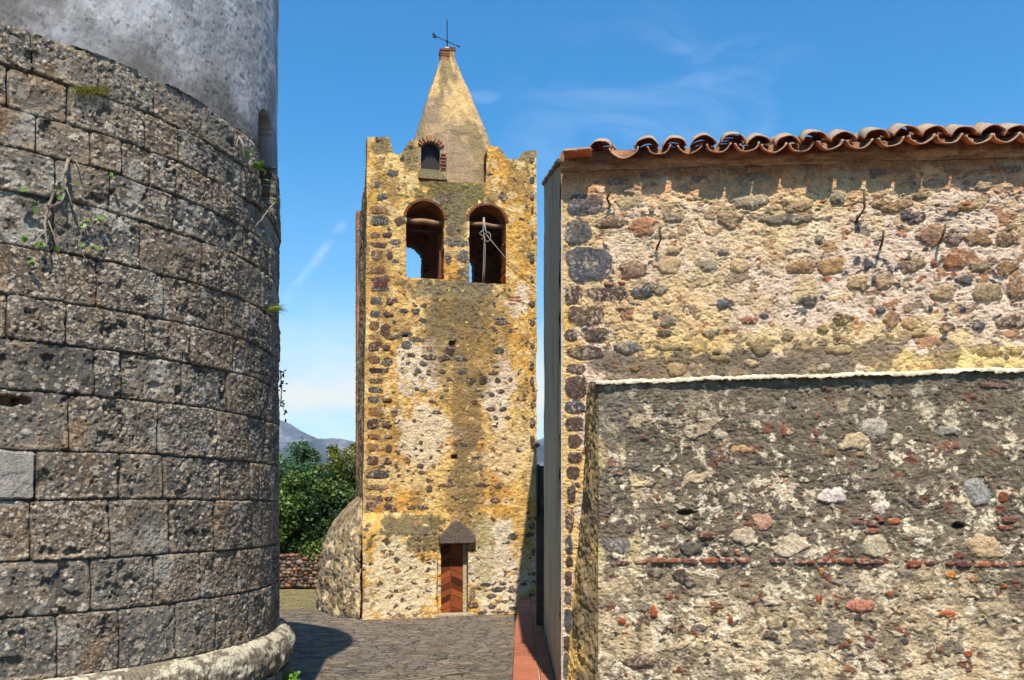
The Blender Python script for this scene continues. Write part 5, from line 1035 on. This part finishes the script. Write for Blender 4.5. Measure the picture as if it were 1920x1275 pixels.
def climber(label, stems, leaves, radius, lsize):
    p0, _ = tp(*stems[0][0]); root = empty('climbing_plant', p0, label, 'plant')
    b = MB()
    for st in stems:
        ps = [];
        for i, q in enumerate(st):
            p, n = tp(q[0], q[1], 0.03 + 0.03 * math.sin(i * 1.3) + (0.02 if i else -0.05)); ps.append(p)
        sm = []
        for i in range(len(ps) - 1):
            for k in range(4): sm.append(ps[i].lerp(ps[i + 1], k / 4) + Vector([(rng.random() - .5) * .008 for _ in range(3)]))
        sm.append(ps[-1]); r0 = radius * 1.0 if st is stems[0] else radius * .42
        b.tube(sm, [r0 * (1 - .65 * i / len(sm)) for i in range(len(sm))], 7, A(150, 140, 128))
    b.build('stem', M_bark, root, True)
    b = MB()
    for (px, py, n) in leaves:
        for k in range(n):
            p, nr = tp(px + rng.uniform(-7, 7) * (n > 1), py + rng.uniform(-7, 7) * (n > 1), 0.06); d = Vector((rng.uniform(-1, 1), rng.uniform(-.4, .2), rng.uniform(-.6, .8))); c = A(110, 150, 50) * rng.uniform(.6, 1.15); L = lsize * rng.uniform(.7, 1.3)
            leaf(b, p, d, (nr + Vector((0, 0, .5))).normalized(), L, L * .8, c)
    b.build('leaves', M_leaf, root, True)
climber('twining bare grey stems with a few green leaves on the round tower',
        [[(128, 300), (122, 325), (108, 350), (95, 375), (86, 400), (84, 420), (88, 450), (85, 480)], [(122, 335), (128, 360), (134, 385), (146, 410), (152, 440), (148, 460), (160, 485), (180, 495)], [(120, 340), (140, 348), (172, 350)], [(125, 345), (118, 375), (105, 385), (80, 383), (64, 392)],
         [(132, 380), (140, 395), (152, 412), (160, 420)], [(84, 430), (74, 445), (70, 470)], [(140, 300), (150, 315)], [(86, 400), (100, 440), (116, 470)]],
        [(34, 356, 2), (62, 388, 2), (112, 360, 3), (150, 348, 2), (205, 328, 3), (186, 404, 3), (163, 420, 2), (48, 442, 2), (72, 458, 4), (90, 440, 1), (108, 473, 1), (165, 462, 2), (60, 490, 4), (188, 468, 1), (190, 410, 2), (115, 420, 1)], .015, .045)
climber('small green sprig with thin grey stems by the niche of the round tower', [[(445, 252), (455, 270), (458, 300), (468, 318), (480, 325)], [(447, 255), (443, 275), (446, 295)]], [(466, 285, 4), (480, 310, 8), (488, 322, 5), (492, 340, 2)], .012, .06)
climber('thin bare stem with one green sprig near the tower edge below the niche', [[(515, 378), (502, 395), (490, 412), (478, 425)]], [(517, 376, 4), (490, 441, 2)], .008, .05)
def tuft(label, px, py, n, L, spread, cols, up=1.0, cat='grass', name='grass_tuft'):
    b = MB(); p0, nr = tp(px, py, .0); t = Vector((-nr.y, nr.x, 0))
    for k in range(n):
        q, nr = tp(px + rng.uniform(-spread, spread), py + rng.uniform(-3, 3) * spread / 12, .02); d = (nr * rng.uniform(.2, .9) + t * rng.uniform(-.7, .7) + Vector((0, 0, up * rng.uniform(.3, 1.2)))).normalized(); l = L * rng.uniform(.5, 1.1); s_ = d.cross(nr).normalized() * .004 * (L / .12)
        V = []
        for i in range(5):
            f = i / 4; p = q + d * (l * f) + Vector((0, 0, -.45 * l * f * f)) + nr * (.15 * l * f * f); V += [p - s_ * (1 - f * .9), p + s_ * (1 - f * .9)]
        b.add(V, [(2 * i, 2 * i + 1, 2 * i + 3, 2 * i + 2) for i in range(4)], A(*rng.choice(cols)) * rng.uniform(.7, 1.1))
    return tag(b.build(name, M_leaf, None, True), label, cat)
tuft('yellow green moss clump sprouting from a joint high on the left of the round tower', 168, 172, 420, .06, 34, [(190, 180, 50), (150, 150, 50), (110, 120, 40)], .6, 'moss', 'moss_clump')
tuft('green grass tuft growing from a joint at the right edge of the round tower', 509, 584, 90, .19, 9, [(140, 170, 50), (110, 150, 50), (190, 190, 80)])
tuft('small green weed in a joint in the middle of the round tower wall', 229, 720, 70, .05, 3, [(120, 130, 50), (90, 110, 45)], .8, 'weed', 'weed')
tuft('tiny green weeds on the round tower just under the plaster', 376, 258, 60, .05, 5, [(120, 130, 50), (90, 110, 45)], .8, 'weed', 'weed')
# twig sticking out beyond the silhouette
b = MB(); p = Vector((-2.66, 10.35, 3.7)); 
for k in range(40):
    d = Vector((rng.uniform(.1, 1), rng.uniform(-.6, .6), rng.uniform(-1, 1))).normalized(); q = p + Vector((rng.uniform(0, .06), rng.uniform(-.1, .1), rng.uniform(-.28, .3))); leaf(b, q, d, Vector((0, -1, .3)), .035, .02, A(62, 78, 50) * rng.uniform(.6, 1.2))
b.tube([p + Vector((-.08, 0, -.25)), p + Vector((.02, 0, -.1)), p + Vector((.03, 0, .1)), p + Vector((.01, 0, .3))], .006, 6, A(80, 70, 60))
tag(b.build('shrub_sprig', M_leaf, None, True), 'small dark leafy sprig sticking out from the right outline of the round tower', 'plant')
# weed at the tower foot
b = MB(); 
for k in range(60):
    q = Vector((-2.36 + rng.uniform(-.06, .09), 9.6 + rng.uniform(-.2, .1), .62 + rng.uniform(-.06, .06))); leaf(b, q, Vector((rng.uniform(-1, 1), rng.uniform(-1, .2), rng.uniform(0, 1))), Vector((0, -1, .6)), .045, .035, A(120, 175, 40) * rng.uniform(.6, 1.1))
tag(b.build('foot_weed', M_leaf, None, True), 'bright green weed growing under the moulding of the round tower', 'weed')

# ================================================================== DRY STONE WALL
def make_dry_wall():
    rs = np.random.RandomState(4); bm = bmesh.new(); bmesh.ops.create_icosphere(bm, subdivisions=2, radius=1.0); T = np.array([v.co for v in bm.verts]); F0 = np.array([[v.index for v in f.verts] for f in bm.faces]); bm.free()
    V = []; F = []; Cc = []; n = 0; x0, x1 = -12.0, -3.9
    z = 0.05
    while z < 0.93:
        x = x0 + rs.rand() * .2; hrow = 0.10 + rs.rand() * .03
        while x < x1:
            w = 0.09 + rs.rand() * .12; q = T.copy(); sd = rs.randint(999)
            q = q * (1 + 0.22 * (vn(q[:, 0] * 1.7 + sd, q[:, 1] * 1.7 + q[:, 2] * 1.3, sd) - .5))[:, None]; q = np.sign(q) * np.abs(q) ** 0.8
            q = q * np.array([w * .56, .14, hrow * .58 * rs.uniform(.85, 1.15)]); a = rs.uniform(-.35, .35); ca, sa = math.cos(a), math.sin(a); q = np.stack([q[:, 0] * ca - q[:, 2] * sa, q[:, 1], q[:, 0] * sa + q[:, 2] * ca], -1)
            y = 25.8 + (x + 8) * 0.03
            V.append(q + np.array([x + w / 2, y + rs.uniform(-.04, .04), z + hrow * .4 + rs.uniform(-.02, .02)])); F.append(F0 + n); n += len(q)
            pal = [A(128, 96, 76), A(104, 88, 76), A(150, 112, 84), A(88, 78, 70), A(140, 122, 104)]; Cc.append(np.tile(pal[rs.randint(5)] * rs.uniform(.7, 1.25), (len(q), 1))); x += w * .95
        z += hrow * .8
    r = empty('dry_stone_wall', (-8, 25.8, 0), 'low dry stone wall of brown field stones under the green trees', 'wall')
    mesh_np('stones', np.concatenate(V), np.concatenate(F), M_rock, r, np.concatenate(Cc))
    b = MB(); b.box((-7.95, 25.95, .42), (8.0, .2, .84), A(60, 52, 44)); b.build('core', M_rock, r)
make_dry_wall()

# ================================================================== TREES
def make_tree(loc, h, r, label, seed, nleaf, cols, low=0.15, size=.10, cat='tree', clumps=110):
    rs = np.random.RandomState(seed); root = empty('tree', loc, label, cat, 'trees behind the dry stone wall')
    L = Vector(loc); b = MB(); tops = []
    b.tube([L + Vector((0, 0, -.1)), L + Vector((.05, 0, h * .2)), L + Vector((-.05, .05, h * .45)), L + Vector((0, 0, h * .8))], [.14, .11, .08, .03], 9, A(100, 84, 66))
    for k in range(9):
        a = k * 2.4; s = L + Vector((0, 0, h * (.15 + .06 * k))); e = s + Vector((math.cos(a) * r * .7, math.sin(a) * r * .7, h * .2)); b.tube([s, s.lerp(e, .5) + Vector((0, 0, .08)), e], [.06, .04, .015], 7, A(100, 84, 66))
    b.build('trunk', M_bark, root, True)
    # leaf clumps through an uneven crown
    cc = []; 
    for k in range(clumps):
        while True:
            q = rs.uniform(-1, 1, 3)
            if q @ q < 1: break
        q = q / (np.linalg.norm(q) + 1e-6) * np.linalg.norm(q) ** 0.45
        cc.append((q * np.array([r, r, h * (1 - low) / 2]) * rs.uniform(.82, 1.1) + np.array([0, 0, h * (low + (1 - low) / 2)]), rs.uniform(.18, .38) * r * .8, rs.uniform(.65, 1.25), rs.randint(len(cols))))
    V = []; Cl = []
    per = nleaf // clumps
    for (c0, cr, br, ci) in cc:
        q = rs.normal(size=(per, 3)); q /= np.linalg.norm(q, axis=1)[:, None]; q *= (rs.rand(per, 1) ** .4) * cr; p = q + c0 + np.array(L)
        d = rs.normal(size=(per, 3)); d[:, 2] -= .2; d /= np.linalg.norm(d, axis=1)[:, None]; nr = q / cr + rs.normal(size=(per, 3)) * .6 + np.array([0, 0, .4]); s_ = np.cross(d, nr); s_ /= np.linalg.norm(s_, axis=1)[:, None] + 1e-6
        l = size * rs.uniform(.6, 1.3, (per, 1)); w = l * .30
        V.append(np.stack([p, p + d * l * .5 + s_ * w, p + d * l, p + d * l * .5 - s_ * w], 1)); Cl.append(np.repeat((np.array(cols)[ci] * br * rs.uniform(.6, 1.35, (per, 1)))[:, None], 4, 1))
    V = np.concatenate(V).reshape(-1, 3); Cl = np.concatenate(Cl).reshape(-1, 3); F = np.arange(len(V)).reshape(-1, 4)
    mesh_np('crown', V, F, M_leaf, root, Cl, smooth=False)
g1 = [A(84, 112, 40), A(62, 92, 36), A(112, 134, 56), A(46, 76, 32)]; g2 = [A(122, 128, 44), A(96, 110, 38), A(146, 142, 62)]; g3 = [A(84, 122, 72), A(98, 136, 84)]
make_tree((-6.0, 27.6, 0), 3.55, 1.6, 'broad dense bright green tree right beside the round tower', 1, 46000, g1, .05, .12)
make_tree((-4.2, 27.8, 0), 4.0, 1.35, 'dark olive green bushy tree against the left side of the bell tower', 2, 34000, g2, .08, .11)
make_tree((-7.3, 30.0, 0), 4.35, 1.2, 'bluish feathery tree behind the broad bright green tree', 3, 22000, g3, .2, .10)
make_tree((-5.35, 30.5, 0), 4.4, 1.2, 'loose olive tree behind, its sparse top rising above the others', 4, 14000, g2, .2, .10, clumps=60)
make_tree((-5.2, 26.9, 0), 3.1, 1.25, 'low rounded bush in front, touching the dry stone wall', 7, 30000, g1, .0, .11)
make_tree((-6.9, 27.0, 0), 3.3, 1.3, 'bright green bush partly hidden by the round tower edge', 8, 26000, g1, .0, .11)
make_tree((-9.3, 28.0, 0), 4.2, 1.9, 'tree hidden behind the round tower', 5, 12000, g1, .05, .12)
make_tree((1.1, 31.0, 0), 2.9, 1.3, 'green tree glimpsed in the gap between bell tower and side wall', 6, 9000, g1, .05, .11)

# ================================================================== HILLS
def mat_hill():
    m = bpy.data.materials.new('hillside'); m.use_nodes = True; T = NT(m.node_tree); bs = m.node_tree.nodes['Principled BSDF']
    geo = T.new('ShaderNodeNewGeometry'); n = T.noise(geo.outputs['Position'], .012, 8, .65); c = T.ramp(n, [(.40, AT(36, 50, 60)), (.52, AT(60, 72, 84)), (.64, AT(122, 122, 136))])
    T.link(c, bs.inputs['Base Color']); bs.inputs['Roughness'].default_value = 1; return m
def make_hills(name, D, pts, seed, mat, rough=6):
    px = np.linspace(-1500, 3400, 500); yy = np.interp(px, [p[0] for p in pts], [p[1] for p in pts]); top = EYE + (HY - yy) / FPX * D
    v = np.linspace(0, 1, 60); X, Vv = np.meshgrid((px - HX) / FPX * D, v); Tp = np.broadcast_to(top, X.shape)
    depth = 260.; n = (fbm(X * .012, Vv * 4, 6, seed, .55) - .5); Z = Tp * Vv + n * rough * 4 * np.sin(Vv * math.pi * .8) + (fbm(X * .03, X * 0, 5, seed + 1) - .5) * rough * Vv; Y = D - depth * (1 - Vv) + n * 90
    P = np.stack([X, Y, Z - 2 * (1 - Vv)], -1); tag(grid_mesh(name, P, mat), kind='structure')
MH = mat_hill()
make_hills('distant_hills', 2600, [(-1500, 850), (0, 800), (300, 790), (470, 778), (535, 795), (575, 812), (610, 828), (650, 840), (700, 850), (900, 850), (960, 840), (1010, 826), (1040, 815), (1400, 840), (3400, 850)], 3, MH, 10)
make_hills('near_hills', 1500, [(-1500, 900), (300, 860), (480, 818), (540, 826), (600, 824), (640, 823), (668, 828), (700, 840), (900, 855), (1000, 842), (1020, 832), (1200, 860), (3400, 900)], 8, MH, 5)
# air between here and the hills
b = MB(); b.box((0, 1600, 200), (9000, 3400, 420), (0.8, 0.8, 0.8))
hz = b.build('haze', M_plaster, None); hm = bpy.data.materials.new('air'); hm.use_nodes = True; T = NT(hm.node_tree); T.n.clear(); out = T.new('ShaderNodeOutputMaterial'); pv = T.new('ShaderNodeVolumePrincipled')
pv.inputs['Color'].default_value = (.72, .84, 1, 1); pv.inputs['Density'].default_value = .00016; pv.inputs['Anisotropy'].default_value = 0.2; T.link(pv.outputs[0], out.inputs['Volume']); hz.data.materials.clear(); hz.data.materials.append(hm); tag(hz, kind='stuff')
hz['label'] = 'thin bluish haze in the air before the far hills'; hz['category'] = 'haze'
